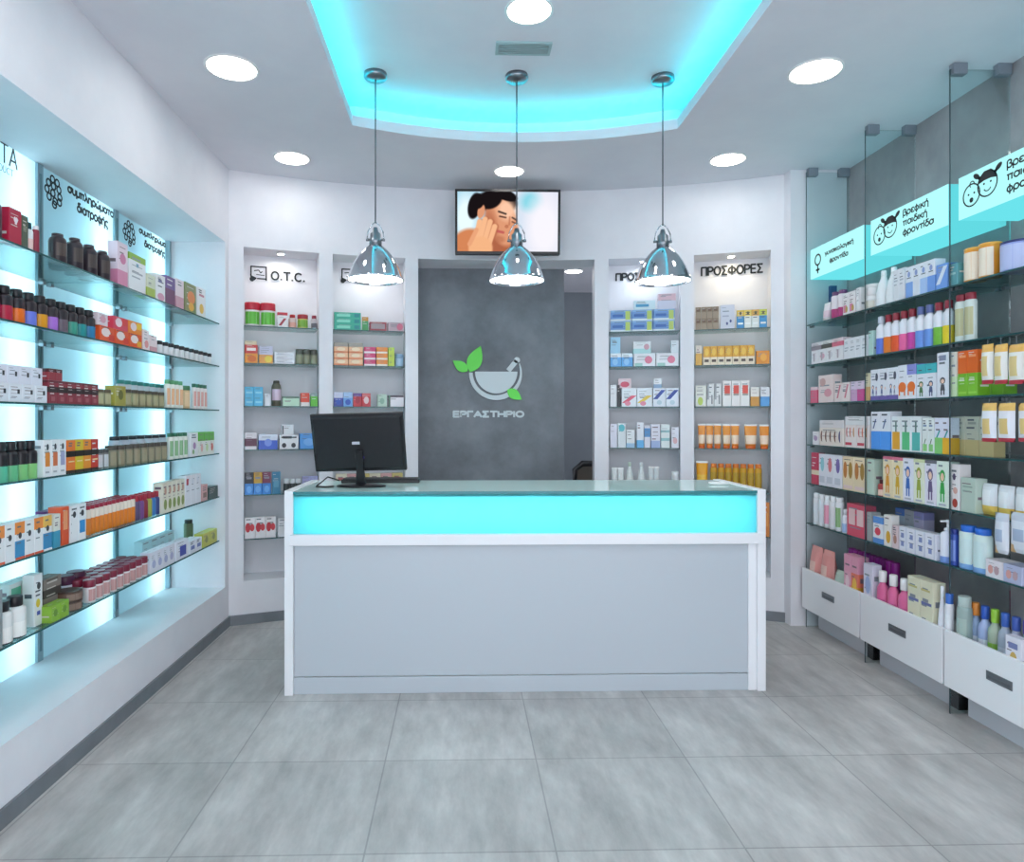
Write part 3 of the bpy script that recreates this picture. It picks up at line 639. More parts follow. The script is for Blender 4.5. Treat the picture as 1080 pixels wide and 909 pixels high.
# office chair in the back room
c0 = aty(622, 490, 6.1)
e = empty('office_chair', (c0.x+.05, 6.1, 0), 0, 'black office chair standing in the room behind the doorway', 'chair')
m = MB(); m.box(-.24, .24, -.22, .24, .45, .52, M('#26221f', .8)); m.build('seat', e, bevel=.02)
m = MB(); m.tube([(-.2, -.24, .52), (-.235, -.26, .8), (-.23, -.27, 1.06), (-.17, -.27, 1.115), (.17, -.27, 1.115), (.23, -.27, 1.06), (.235, -.26, .8), (.2, -.24, .52)], .026, BLACK, 10); m.build('back_frame', e)
m = MB(); m.box(-.21, .21, -.265, -.245, .58, 1.09, M('#5b544c', .8)); m.build('backrest', e)
m = MB(); m.lathe([(.03, .1), (.03, .45)], BLACK, seg=14); m.build('column', e)
for k in range(5):
    a_ = 2*PI*k/5; m = MB(); m.tube([(0, 0, .11), (.28*math.cos(a_), .28*math.sin(a_), .075)], .02, BLACK); l = m.build('base_leg', e)
    m = MB(); m.lathe([(.025, 0), (.03, .02), (.025, .055)], BLACK, .27*math.cos(a_), .27*math.sin(a_), 12); m.build('caster', l)
# ================================================================== GOODS ON THE SHELVES
# every run is read off the photo: first and last column, height in photo pixels, number of pieces side by side
class Unit:
    def __init__(s, name, P0, u, d, rot, heights, sname=None, lo=-99, hi=99): s.name, s.P0, s.u, s.d, s.rot, s.h = name, Vector(P0), Vector(u), Vector(d), rot, heights; s.lo, s.hi = lo, hi; s.sname = sname
    def s_of(s, px, back):
        r = Vector(ray(px)); o = s.P0 + s.d*back                       # o + u*t = r*k
        det = s.u.x*(-r.y) - s.u.y*(-r.x)
        return ((-o.x)*(-r.y) - (-o.y)*(-r.x))/det
    def pos(s, t, back): return s.P0 + s.u*t + s.d*back
    def scale(s, px, back):
        p = s.pos(s.s_of(px, back), back); return (p.x*FW[0]+p.y*FW[1])/F
UL = Unit('left wall', (-1.736, 0), (0, 1), (-1, 0), PI/2, LSH)
UR = Unit('right wall', (RX+.010, 0), (0, -1), (1, 0), -PI/2, RSH)
UD = Unit('right wall', (2.470, 0), (0, -1), (1, 0), -PI/2, [.260])
UN = {k: Unit(nname[k], NF[k][0]+NF[k][2]*.006, NF[k][1], NF[k][2], -NF[k][3], NSH, None, -NF[k][4]+.006, NF[k][4]-.006) for k in NF}
_mesh = {}
def cached(key, fn):
    if key not in _mesh: _mesh[key] = fn()
    return _mesh[key]
def finish(mb, name):
    import bmesh
    me = mb.mesh(name); bm = bmesh.new(); bm.from_mesh(me); bmesh.ops.recalc_face_normals(bm, faces=bm.faces); bm.to_mesh(me); bm.free(); return me
def gloss(c): return M(c, .35)
# --- carton: eight-sided folded box with printed bands; dec = printed shapes on the front face (u, v in 0..1)
def carton(w, d, h, base, bands=(), dec=(), top=None):
    m = MB(); c = min(.0018, w*.06, h*.1); x = w/2
    loop = [(-x+c, 0), (x-c, 0), (x, c), (x, d-c), (x-c, d), (-x+c, d), (-x, d-c), (-x, c)]
    cuts = sorted({0.0, 1.0} | {b[0] for b in bands} | {b[1] for b in bands}); rings, mats = [], []
    for i, v in enumerate(cuts):
        z = v*h; rings.append([(p, q, z) for p, q in loop])
        if i < len(cuts)-1:
            mid = (v+cuts[i+1])/2; col = base
            for b in bands:
                if b[0] <= mid <= b[1]: col = b[2]
            mats.append(gloss(col))
    m.rings(rings, mats, False, True, False)
    m.face([(p, q, h) for p, q in loop], gloss(top or mats and bands and bands[-1][1] == 1 and bands[-1][2] or base))
    m.box(-x*.55, x*.55, d*.48, d*.52, h, h+.0006, gloss('#b9bcc2'))     # tucked flap seam
    rnd = random.Random(int(w*1e5)+int(h*1e6)*7+len(str(base)+str(dec))*13)   # small printed lines and blocks, unreadable as in the photo
    ink = rnd.choice(['#6b7178', '#8a929a', '#4d5560', '#7c6a72']) if sum(lin(base)[:3]) > .9 else rnd.choice(['#e4e0dc', '#cfc8c0', '#d8d8de'])
    y_ = rnd.uniform(.80, .9)
    for t_ in range(rnd.randint(2, 4)):
        a = -x+w*rnd.uniform(.10, .2); b = a+w*rnd.uniform(.3, .62); z0 = h*y_; hh = h*rnd.choice([.018, .03, .045])
        m.face([(a, -.0002, z0), (b, -.0002, z0), (b, -.0002, z0+hh), (a, -.0002, z0+hh)], gloss(ink)); y_ -= rnd.uniform(.06, .24)
    c1, c2 = rnd.uniform(.1, .8)*d, rnd.uniform(.2, .8)*h                     # print on both end faces
    for sg in (-1, 1): m.face([(sg*(x+.0003), d*.2, c2), (sg*(x+.0003), d*.8, c2), (sg*(x+.0003), d*.8, c2+h*.08), (sg*(x+.0003), d*.2, c2+h*.08)], gloss(ink))
    for i, q in enumerate(dec):
        k, u0, v0, u1, v1, col = q; e_ = .0004+.0003*i
        a, b, z0, z1 = -x+w*u0, -x+w*u1, h*v0, h*v1
        if k == 'r': m.face([(a, -e_, z0), (b, -e_, z0), (b, -e_, z1), (a, -e_, z1)], gloss(col))
        elif k == 'e': m.face([((a+b)/2+(b-a)/2*math.cos(2*PI*j/14), -e_, (z0+z1)/2+(z1-z0)/2*math.sin(2*PI*j/14)) for j in range(14)], gloss(col))
        elif k == 'd': m.face([(a, -e_, z0), (a+(b-a)*.35, -e_, z0), (b, -e_, z1), (b-(b-a)*.35, -e_, z1)], gloss(col))
        elif k == 'c':                                                  # crescent
            m.face([((a+b)/2-(b-a)/2*math.cos(t), -e_, (z0+z1)/2+(z1-z0)/2*math.sin(t)) for t in [-PI/2+PI*j/8 for j in range(9)]][::-1] + [((a+b)/2-(b-a)*.1*math.cos(t), -e_, (z0+z1)/2+(z1-z0)/2*math.sin(t)) for t in [-PI/2+PI*j/8 for j in range(1, 8)]], gloss(col))
        elif k == 'k':                                                  # little figure: head, body, legs
            m.face([((a+b)/2+(b-a)*.34*math.cos(2*PI*j/10), -e_, z1-(z1-z0)*.2+(z1-z0)*.2*math.sin(2*PI*j/10)) for j in range(10)], gloss(col))
            m.face([(a+(b-a)*.2, -e_, z0+(z1-z0)*.25), (b-(b-a)*.2, -e_, z0+(z1-z0)*.25), (b-(b-a)*.3, -e_, z1-(z1-z0)*.4), (a+(b-a)*.3, -e_, z1-(z1-z0)*.4)], gloss(col))
            for q_ in (.25, .58): m.face([(a+(b-a)*q_, -e_, z0), (a+(b-a)*(q_+.17), -e_, z0), (a+(b-a)*(q_+.17), -e_, z0+(z1-z0)*.25), (a+(b-a)*q_, -e_, z0+(z1-z0)*.25)], gloss(col))
            m.face([((a+b)/2+(b-a)*.22*math.cos(2*PI*j/10), -e_-.0002, z1-(z1-z0)*.23+(z1-z0)*.13*math.sin(2*PI*j/10)) for j in range(10)], gloss('#f3cdb4'))
    return [('carton', finish(m, 'carton'), None)]
# --- turned containers: list of (part name, mesh)
SHAPE = {  # body profile, cap profile (fractions of radius and height), label band
 'bottle': ([(.97, 0), (1, .02), (1, .66), (.93, .71), (.62, .76), (.48, .79), (.48, .82)], [(.54, .81), (.57, .82), (.57, .985), (.5, 1)], (.08, .52)),
 'dropper': ([(.97, 0), (1, .02), (1, .66), (.92, .72), (.55, .77)], [(.66, .76), (.70, .77), (.70, .98), (.62, 1)], (.04, .40)),
 'flask': ([(.95, 0), (1, .03), (1, .72), (.90, .82), (.62, .90)], [(.60, .89), (.64, .90), (.62, .99), (.5, 1)], (.22, .66)),
 'jar': ([(.95, 0), (1, .03), (1, .66), (.94, .70)], [(1.0, .68), (1.03, .70), (1.03, .97), (.97, 1)], (.08, .60)),
 'flatjar': ([(.95, 0), (1, .04), (1, .80), (.95, .84)], [(1.0, .80), (1.02, .82), (1.02, .97), (.97, 1)], (.10, .72)),
 'tin': ([(.97, 0), (1, .015), (1, .93), (.98, .94)], [(1.0, .92), (1.02, .93), (1.02, .99), (.96, 1)], (.05, .86)),
 'taper': ([(.98, 0), (1, .02), (.98, .35), (.72, .62), (.42, .78), (.34, .86)], [(.36, .85), (.38, .86), (.36, .985), (.3, 1)], (.06, .30)),
 'tall': ([(.97, 0), (1, .015), (1, .80), (.94, .84), (.80, .86)], [(.80, .85), (.84, .86), (.84, .985), (.78, 1)], (.12, .70)),
 'pump': ([(.97, 0), (1, .02), (1, .64), (.9, .69), (.45, .73), (.40, .76)], None, (.10, .58)),
}
def turned(kind, w, h, body, cap, lab=None, single=False, low=None, lowv=.5, seg=18, flat=1.0, ring=None):
    bp, cp, lb = SHAPE[kind]; r = w/2; cy = r*flat
    out = []; m = MB(); prof = [(a*r, b*h) for a, b in bp]
    bm_ = gloss(body)
    if low:                                                            # coloured liquid or label wrapped round the lower part
        i = [k for k, p in enumerate(bp) if p[1] < lowv][-1]; a, b = bp[i], bp[i+1]; t = (lowv-b[1])/(a[1]-b[1]); rr = b[0]+(a[0]-b[0])*t
        prof = prof[:i+1] + [(rr*r, lowv*h)] + prof[i+1:]
        mats = [gloss(low)]*(i+1) + [bm_]*(len(prof)-i-2)
    else: mats = [bm_]*(len(prof)-1)
    m.lathe(prof, mats, 0, cy, seg, flat)
    def capmesh(q):
        if cp: q.lathe([(a*r, b*h) for a, b in cp], gloss(cap), 0, cy, seg, flat if kind in ('jar', 'flatjar', 'tin', 'tall') else min(1, flat*1.3))
        else:
            q.lathe([(.5*r, .75*h), (.5*r, .80*h), (.16*r, .81*h), (.16*r, .93*h), (.34*r, .935*h), (.34*r, .985*h), (.2*r, h)], gloss(cap), 0, cy, 12)
            q.box(-.14*r, .14*r, cy-1.15*r, cy, .945*h, .985*h, gloss(cap))
        if ring: q.lathe([(.56*r, .745*h), (.56*r, .785*h)], gloss(ring), 0, cy, seg, 1)
    def labmesh(q):
        v0, v1 = lb; n = 9; rr = r*1.006; a0, a1 = -PI/2-1.15, -PI/2+1.15
        ps = [(rr*math.cos(a0+(a1-a0)*j/n), cy+flat*rr*math.sin(a0+(a1-a0)*j/n)) for j in range(n+1)]
        for j in range(n): q.face([(*ps[j], v0*h), (*ps[j+1], v0*h), (*ps[j+1], v1*h), (*ps[j], v1*h)], gloss(lab), True)
    if single:
        capmesh(m)
        if lab: labmesh(m)
        return [(kind, finish(m, kind), None)]
    out.append(('body', finish(m, 'body'), None)); q = MB(); capmesh(q); out.append(('pump_head' if kind == 'pump' else 'lid' if 'jar' in kind or kind == 'tin' else 'cap', finish(q, 'cap'), None))
    if lab: q = MB(); labmesh(q); out.append(('paper_label', finish(q, 'paper_label'), None))
    return out
def tube(w, h, body, cap, lab=None, single=False, inv=False):
    def ring(rx, ry, z, n=16): return [(rx*math.cos(2*PI*j/n), w*.36+ry*math.sin(2*PI*j/n), z) for j in range(n)]
    r = w/2; m = MB(); c = MB()
    m.rings([ring(r*.80, r*.62, .13*h), ring(r*.86, r*.64, .2*h), ring(r*.93, r*.5, .55*h), ring(r*.99, r*.12, .92*h), ring(r, .0022, .93*h), ring(r, .0022, h)], [gloss(body), gloss(lab or body), gloss(body), gloss(body), gloss('#eef0f0')])
    (m if single else c).rings([ring(r*.76, r*.60, 0), ring(r*.80, r*.63, .01*h), ring(r*.80, r*.63, .125*h), ring(r*.7, r*.5, .14*h)], gloss(cap))
    if single: return [('tube', finish(m, 'tube'), None)]
    return [('body', finish(m, 'body'), None), ('cap', finish(c, 'cap'), None)]
def pouch(w, d, h, body, bands=(), dec=()):
    n, k = 8, 10; m = MB()
    def P(i, j, sgn):
        u, v = i/n*2-1, j/k; b = max(0, (1-abs(u)**3))*max(0, math.sin(PI*min(1, v*1.02))**.5) if 0 < j < k else 0
        return (u*w/2*(1-.05*math.sin(PI*v)), d/2+sgn*d/2*b, v*h)
    for sgn in (-1, 1):
        for j in range(k):
            col = body
            for b in bands:
                if b[0] <= (j+.5)/k <= b[1]: col = b[2]
            for i in range(n):
                cc = col
                if sgn < 0:
                    for q in dec:
                        if q[1] <= (i+.5)/n <= q[3] and q[2] <= (j+.5)/k <= q[4]: cc = q[5]
                m.face([P(i, j, sgn), P(i+1, j, sgn), P(i+1, j+1, sgn), P(i, j+1, sgn)], gloss(cc), True)
    return [('pouch', finish(m, 'pouch'), None)]
PLURAL = {'carton': 'cartons', 'bottle': 'bottles', 'jar': 'jars', 'tube': 'tubes', 'tin': 'tins', 'pouch': 'pouches', 'pump_bottle': 'pump bottles'}
CATW = {'carton': 'box', 'bottle': 'bottle', 'jar': 'jar', 'tube': 'tube', 'tin': 'tin', 'pouch': 'pouch', 'pump_bottle': 'bottle'}
KN = {'bottle': 'bottle', 'dropper': 'bottle', 'flask': 'bottle', 'jar': 'jar', 'flatjar': 'jar', 'tin': 'tin', 'taper': 'bottle', 'tall': 'bottle', 'pump': 'pump_bottle', 'tube': 'tube', 'carton': 'carton', 'pouch': 'pouch'}
GOODS = []; RUNS = []; NUM = [0]
MINGAP = .0012
def run(U, si, kind, px0, px1, hp, n, desc, base, back=0.0, rows=1, lev=1, on=None, d=None, fill=.97, z=None, single=None, noun=None, gap=None, fat=0, h=None, **kw):
    """n pieces side by side between two photo columns, rows deep, lev high; base may be a list that is cycled"""
    s0, s1 = U.s_of(px0, back), U.s_of(px1, back)
    s0, s1 = max(U.lo, s0), min(U.hi, s1)
    step = (s1-s0)/n; w = step*fill; mid = (px0+px1)/2; hh = h or hp*U.scale(mid, back)
    if kind not in ('carton', 'pouch') and U in (UL, UR, UD): w = min(w, (fat or {UL: 1.35, UR: 1.42, UD: 1.3}[U])*(px1-px0)/n*U.scale(mid, back))
    z0 = U.h[si] if z is None else z
    if on is not None: z0 = RUNS[on][0] + .0008
    is_small = U in UN.values() if single is None else single
    bases = base if isinstance(base, list) else [base]
    descs = desc if isinstance(desc, list) else [desc]
    nm = KN[kind]; top = z0
    for l in range(lev):
        for r in range(rows):
            for i in range(n):
                bcol = bases[i % len(bases)]; k2 = dict(kw)
                for a, b in list(k2.items()):
                    if isinstance(b, list) and a not in ('bands', 'dec'): k2[a] = b[i % len(b)]
                    if a in ('bands', 'dec'): k2[a] = tuple((tuple((c_[i % len(c_)] if isinstance(c_, list) else c_) for c_ in q_)) for q_ in b)
                key = (kind, round(w, 4), round(hh, 4), str(bcol), str(k2), is_small, d)
                if kind == 'carton': dep = d or max(.03, min(.10, w*.8)); parts = cached(key, lambda: carton(w, dep, hh, bcol, **k2))
                elif kind == 'tube': dep = w*.72; parts = cached(key, lambda: tube(w, hh, bcol, single=is_small, **k2))
                elif kind == 'pouch': dep = d or .05; parts = cached(key, lambda: pouch(w, dep, hh, bcol, **k2))
                else: dep = w*k2.get('flat', 1.0); parts = cached(key, lambda: turned(kind, w, hh, bcol, single=is_small, **k2))
                p = U.pos(s0+step*(i+.5), back+r*(dep+.004)); zz = z0 + l*(hh+.0008)
                name = nm
                if len(parts) == 1:
                    o = bpy.data.objects.new(name, parts[0][1]); COL.objects.link(o)
                else:
                    o = bpy.data.objects.new(name, None); COL.objects.link(o); o.empty_display_size = .03
                    for pn, me, _ in parts:
                        c = bpy.data.objects.new(pn, me); COL.objects.link(c); c.parent = o
                o.location = (p.x, p.y, zz); o.rotation_euler = (0, 0, U.rot)
                de = descs[i % len(descs)]
                GOODS.append(dict(o=o, unit=U.name, si=si, U=U, desc=de, noun=noun or CATW[nm], nm=nm, s=s0+step*(i+.5), back=back+r*(dep+.004), z=zz, lev=l, levn=lev, row=r, rows=rows, run=len(RUNS), n=n))
    RUNS.append((z0 + lev*(hh+.0008) - .0008,)); return len(RUNS)-1
ordw = ['first', 'second', 'third', 'fourth', 'fifth', 'sixth', 'seventh', 'eighth', 'ninth', 'tenth', 'eleventh', 'twelfth', 'thirteenth', 'fourteenth', 'fifteenth', 'sixteenth', 'seventeenth', 'eighteenth', 'nineteenth', 'twentieth']
def ordinal(i): return ordw[i] if i < 20 else f'{i+1}th'
def label_goods():
    groups = {}
    for g in GOODS: groups.setdefault((g['unit'], g['si'], id(g['U']), g['desc']), []).append(g)
    for (unit, si, _, desc), L in groups.items():
        where = f'{ORD[si]} shelf, {unit}' if L[0]['U'] is not UD else 'in the right wall drawers'
        if len(L) == 1: L[0]['o']['label'] = f'{desc}, {where}'; 
        else:
            layers = {}
            for g in L: layers.setdefault((g['row'], g['lev']), []).append(g)
            nl = max(g['levn'] for g in L); 
            for (r, l), Q in layers.items():
                Q.sort(key=lambda g: g['s'])
                for i, g in enumerate(Q):
                    bits = []
                    if g['levn'] == 2: bits.append(('lower', 'upper')[l])
                    elif g['levn'] >= 3: bits.append(('lowest', 'middle', 'topmost', 'very top')[l] if g['levn'] < 5 else ordinal(l)+' level')
                    if g['rows'] > 1: bits.append(('front row', 'second row', 'back row')[r])
                    if len(Q) > 1: bits.append(ordinal(i)+' from left' if i < len(Q)-1 or len(Q) < 3 else 'rightmost')
                    g['o']['label'] = f'{desc}, ' + ' '.join(bits) + f', {where}'
        for g in L:
            g['o']['category'] = g['noun']
    G = {}
    for g in GOODS: G.setdefault((g['unit'], g['si'], id(g['U']), g['nm']), []).append(g)
    for (unit, si, uid, nm), L in G.items():
        if len(L) > 1:
            for g in L: g['o']['group'] = f"{PLURAL[nm]} on the {ORD[si]} shelf of the {unit}" if L[0]['U'] is not UD else f'{PLURAL[nm]} in the right wall drawers'
# shorthand: carton / turned pieces
def C(U, si, a, b, hp, n, desc, base, **k): return run(U, si, 'carton', a, b, hp, n, desc, base, **k)
def B(kind, U, si, a, b, hp, n, desc, base, **k): return run(U, si, kind, a, b, hp, n, desc, base, **k)
W, GY, BK = '#eef0f2', '#9aa3a8', '#17171c'
def txt(c='#8a929a', v=.5): return (('r', .15, v+.12, .8, v+.17, c), ('r', .15, v, .65, v+.04, c))
def win(c, u0=.15, v0=.1, u1=.85, v1=.5): return (('r', u0, v0, u1, v1, c),)
# ---------------------------------------------------------------- left wall, top shelf
u = UL
B('tall', u, 0, -9, 8, 42, 1, 'black bottle with white neck and black cap', '#1d161a', cap='#15161a', lab='#3b1a24', ring='#e8e8ea')
C(u, 0, 9.5, 23, 36, 1, 'crimson carton with small white heart', '#b3203f', dec=(('e', .35, .62, .55, .78, '#f4e6ea'), ('e', .48, .62, .68, .78, '#f4e6ea'), ('r', .42, .56, .6, .68, '#f4e6ea')), d=.05)
C(u, 0, 23.5, 30, 33, 1, 'dark olive slim carton', '#4f5a48', d=.05, dec=txt('#8a927c'))
B('dropper', u, 0, 30.5, 38, 29, 1, 'white bottle with dark teal cap and pink print', '#e3e6e6', cap='#1e4a52', lab='#efc9c2')
B('tall', u, 0, 38.5, 43.5, 28, 1, 'slim dark red bottle with white neck', '#8c2238', cap='#e4e0e2')
B('flask', u, 0, 61, 77.5, 31, 1, 'dark brown flask bottle standing left of the flask cluster', '#2b2026', cap='#3a3036', lab='#52443e', fat=1.05)
B('flask', u, 0, 79, 122, 32, 3, 'dark brown flask bottle of the cluster', '#2b2028', cap='#3a3036', lab='#4a3e3a', rows=2, fat=1.1)
C(u, 0, 124, 135, 45, 1, 'tall pink and white carton', '#ead7e2', bands=((0, .35, '#d888a8'),), dec=(('e', .2, .5, .8, .75, '#d07aa0'),), d=.05)
C(u, 0, 136, 154, 38, 1, 'white carton with lime green top band', W, bands=((.82, 1, '#8db63c'),), dec=txt('#a9b0b8', .35) + (('r', .4, .66, .55, .76, '#7aa4b8'),))
C(u, 0, 155, 164, 23, 1, 'small white and lime carton', '#d9e0c8', bands=((0, .4, '#a9be52'),))
C(u, 0, 165, 174.5, 27, 1, 'white carton with pink lower corner', W, dec=(('e', .1, .0, .9, .3, '#d79ab4'), ('r', .2, .7, .6, .8, '#6a6f9a')))
C(u, 0, 175, 185, 29, 1, 'purple capped dark violet carton', '#6d4f8e', bands=((.0, .55, '#6a2f5c'),), d=.05)
C(u, 0, 186, 194, 30, 1, 'white and rose carton beside violet one', '#ecdde2', bands=((0, .4, '#cf9fae'),))
C(u, 0, 195, 207, 30, 1, 'olive and orange printed carton', '#7f8a58', dec=(('e', .2, .3, .9, .75, '#e0843c'), ('e', .3, .05, .8, .35, '#e8b23c')))
C(u, 0, 208, 217, 30, 1, 'white carton with yellow print', W, dec=(('e', .25, .1, .75, .45, '#e9bf4c'), ('r', .2, .7, .8, .78, '#c48')[:5] + ('#c9899a',)))
# second shelf
cols = ['#c2408c', '#b5203f', '#e8701c', '#6f7fe0', '#e39a1a', '#a86fd0', '#6b5f6a', '#3f9a86', '#1f8f92', '#2a7fae']
nms = ['magenta', 'crimson', 'orange', 'periwinkle', 'amber', 'violet', 'grey brown', 'green teal', 'teal', 'deep blue']
B('dropper', u, 1, -9, 104, 34, 10, ['black capped dark bottle with %s label' % q for q in nms], '#241a22', cap=BK, low=cols, lowv=.42)
r0 = C(u, 1, 105, 150, 15, 3, 'orange and white sachet box', '#e8592a', dec=(('e', .1, .3, .7, .9, '#f3e3e0'), ('r', .6, .1, .95, .5, ['#d93a2a', '#e0402a', '#f0b02a'])), d=.09)
C(u, 1, 119, 150, 13, 2, ['red and white box on the orange boxes', 'orange and yellow box on the orange boxes'], ['#d9405a', '#ef8a2c'], on=r0, dec=(('e', .15, .2, .6, .9, '#f2dfe4'), ('r', .6, .4, .95, .9, ['#d83a3a', '#f2c230'])), d=.09)
C(u, 1, 103, 114, 13, 1, 'whitish box lying on the orange boxes', '#e6d8de', on=r0, dec=(('e', .2, .2, .8, .8, '#d8a0b0'),), d=.09)
C(u, 1, 151, 158, 21, 1, 'white and pink slim carton', '#efe3e6', dec=(('e', .2, .1, .8, .5, '#e39a9a'),))
C(u, 1, 158.5, 166, 17, 1, 'small pale pink carton', '#f0e0e2', bands=((0, .3, '#d7a0a8'),))
B('jar', u, 1, 168, 225, 12.5, 11, 'small white jar with black lid', '#e2e5e8', cap='#1d1f24', rows=2, fill=.99)
# third shelf
r0 = C(u, 2, -6, 50, 19, 4, 'white cube carton with small black square', '#e9ecf3', dec=(('r', .62, .45, .8, .7, '#2a2c34'), ('r', .1, .2, .5, .25, '#b8bcc8')), d=.09)
C(u, 2, -6, 45, 19, 4, 'white cube carton of the upper layer', '#e6e8f4', on=r0, dec=(('r', .6, .4, .78, .66, '#2a2c34'),), d=.09)
r0 = C(u, 2, 51, 104, 23, 6, 'maroon carton with black band', '#8c3340', bands=((.48, .72, '#2c1c1e'), (.9, 1, '#6b2a34')), dec=(('r', .3, .1, .7, .3, '#a85a62'),))
C(u, 2, 51, 66, 12, 2, 'maroon carton lying on the maroon row', '#9a3a44', on=r0, bands=((.7, 1, '#4a2228'),))
B('flatjar', u, 2, 105, 120, 17, 2, 'olive grey jar with brown lid', '#8f8d6c', cap='#5d5440', lab='#b3b08a')
C(u, 2, 121, 133, 21, 1, 'yellow olive carton with dark round mark', '#a8a048', dec=(('e', .3, .3, .75, .8, '#6a6a2c'),), d=.05)
B('flatjar', u, 2, 134, 176, 17, 6, 'brownish olive jar with dark lid', '#8d8a66', cap='#4c463a', lab='#a8a27e')
B('tall', u, 2, 128, 178, 27, 8, 'white bottle with teal cap at the back', '#dfe3ea', cap='#3b8f86', back=.16)
B('tall', u, 2, 177, 195, 29, 4, 'white bottle with orange print and green cap', '#eceee6', cap='#5a9a6a', lab='#e8b48a')
B('flatjar', u, 2, 196, 204, 24, 1, 'tan jar with green lid', '#d2b48a', cap='#3f7a4f', lab='#e8c9a0')
B('tall', u, 2, 205, 220, 26, 4, 'white bottle with pink print and dark green cap', '#ece6e4', cap='#2f6a52', lab='#e0a8a0')
# fourth shelf
B('dropper', u, 3, -10, 43, 42, 5, 'dark bottle with black cap and green label', '#1c191e', cap=BK, low=['#58b894', '#58b894', '#62b884', '#7cc47a', '#86c878'], lowv=.40)
C(u, 3, 46, 70, 38, 3, ['white carton with orange window', 'white carton with salmon window', 'white carton with lavender window'], W, dec=(('r', .2, .28, .8, .66, ['#e8913c', '#dc7a4c', '#a9aacb']), ('e', .35, .72, .65, .9, '#3a3c44'), ('r', .2, .1, .7, .15, '#b0b6bc')), d=.06)
C(u, 3, 71, 104, 34, 4, ['orange carton with black band', 'yellow carton with black band', 'amber carton with black band', 'red carton with black band'], ['#e87a2c', '#d9c02a', '#e8922c', '#c93a2c'], bands=((0, .1, '#26221c'), (.5, .68, '#1f1c18')), dec=(('r', .15, .34, .85, .38, '#f2d8a0'),), d=.07)
B('flatjar', u, 3, 105, 117, 21, 2, 'grey jar with silver label', '#7b7d7c', cap='#4a4f50', lab='#c7ccd0')
B('flatjar', u, 3, 118, 179, 21, 8, 'brown olive jar with dark lid', '#84806a', cap='#4d4840', lab='#989076')
B('tall', u, 3, 122, 179, 26, 7, 'white bottle with black cap at the back', '#d5dae6', cap='#2c3038', back=.15)
B('tall', u, 3, 180, 200, 27, 4, 'white bottle with green print and dark green cap', '#e6eae2', cap='#2d6a50', lab='#8cb88a')
C(u, 3, 201, 209, 25, 1, 'white carton with flowers', W, dec=(('e', .3, .3, .7, .6, '#b08ab4'), ('e', .2, .1, .5, .3, '#8ab47a')))
C(u, 3, 210, 226, 24, 3, 'white carton with bright green top', '#e8ebe2', bands=((.62, 1, '#5cb43c'),), dec=(('e', .3, .15, .75, .5, ['#e4b0a8', '#c9dca0', '#d85a50']),))
# fifth shelf
oc = ['#ef9140', '#eef0ee', '#ef9140', '#eef0ee', '#ef9140', '#f0c05a']
C(u, 4, -6, 55, 39, 6, ['white carton with orange fruit top', 'white carton with black oval', 'white carton with orange top and blue foot', 'plain white carton with black dot', 'white carton with wide orange top', 'white carton with yellow top and blue foot'],
  W, bands=((.68, 1, oc), (0, .5, [W, W, '#3f8fc0', W, W, '#3f8fc0'])), dec=(('e', .3, .55, .65, .72, '#3a3e42'), ('r', 0, 0, 1, .06, ['#e0562a', W, '#e0562a', '#e0562a', '#e0562a', W])), d=.06)
C(u, 4, 57, 64, 35, 1, 'white and teal slim carton', '#e4e4d8', bands=((0, .5, '#3f9ab8'),), d=.05)
C(u, 4, 65, 73, 40, 1, 'orange red slim carton', '#e0562c', dec=(('r', .2, .4, .8, .9, '#f0a070'),), d=.06)
C(u, 4, 74, 91, 38, 2, ['white carton with dark pictogram', 'white carton with blue square'], W, dec=(('r', .15, .2, .85, .55, [W, '#2f8fd0']), ('e', .3, .66, .7, .84, '#34383e')), d=.06)
B('tall', u, 4, 93, 144, 29, 12, 'orange bottle with dark red lid', '#ece0d2', cap='#a01f38', rows=3, back=.03, low='#e8862c', lowv=.56, fat=1.75)
B('dropper', u, 4, 145, 170, 25, 6, ['dark violet bottle with red cap', 'purple bottle with red cap', 'maroon bottle with red cap', 'green bottle with red cap', 'blue bottle with red cap', 'navy bottle with red cap'], ['#5a4a70', '#7a4a8c', '#8c2c3c', '#a8b04c', '#3f7ab8', '#34407c'], cap='#a82438', rows=2, back=.02, ring='#e8e0e0', fat=1.75)
C(u, 4, 50, 88, 27, 4, 'white and purple carton at the back', '#e4e4ee', bands=((.75, 1, '#8a4a8c'),), back=.17)
C(u, 4, 172, 195, 31, 5, 'cream carton with olive flowers', '#e6e4d2', dec=(('e', .15, .1, .85, .45, '#8a9a4c'), ('e', .25, .6, .75, .85, '#c9a08a')), d=.06)
C(u, 4, 196, 212, 31, 3, 'tall white carton with red corner', '#eceef4', dec=(('r', .1, .7, .5, .9, ['#c03a4c', '#dfe4ee', '#dfe4ee']),), d=.06)
C(u, 4, 213, 219, 17, 1, 'small pinkish carton', '#d9a8a4', dec=(('r', .2, .2, .8, .5, '#8c6a5c'),))
C(u, 4, 220, 230, 12, 1, 'dark green flat carton', '#33524c', d=.06)
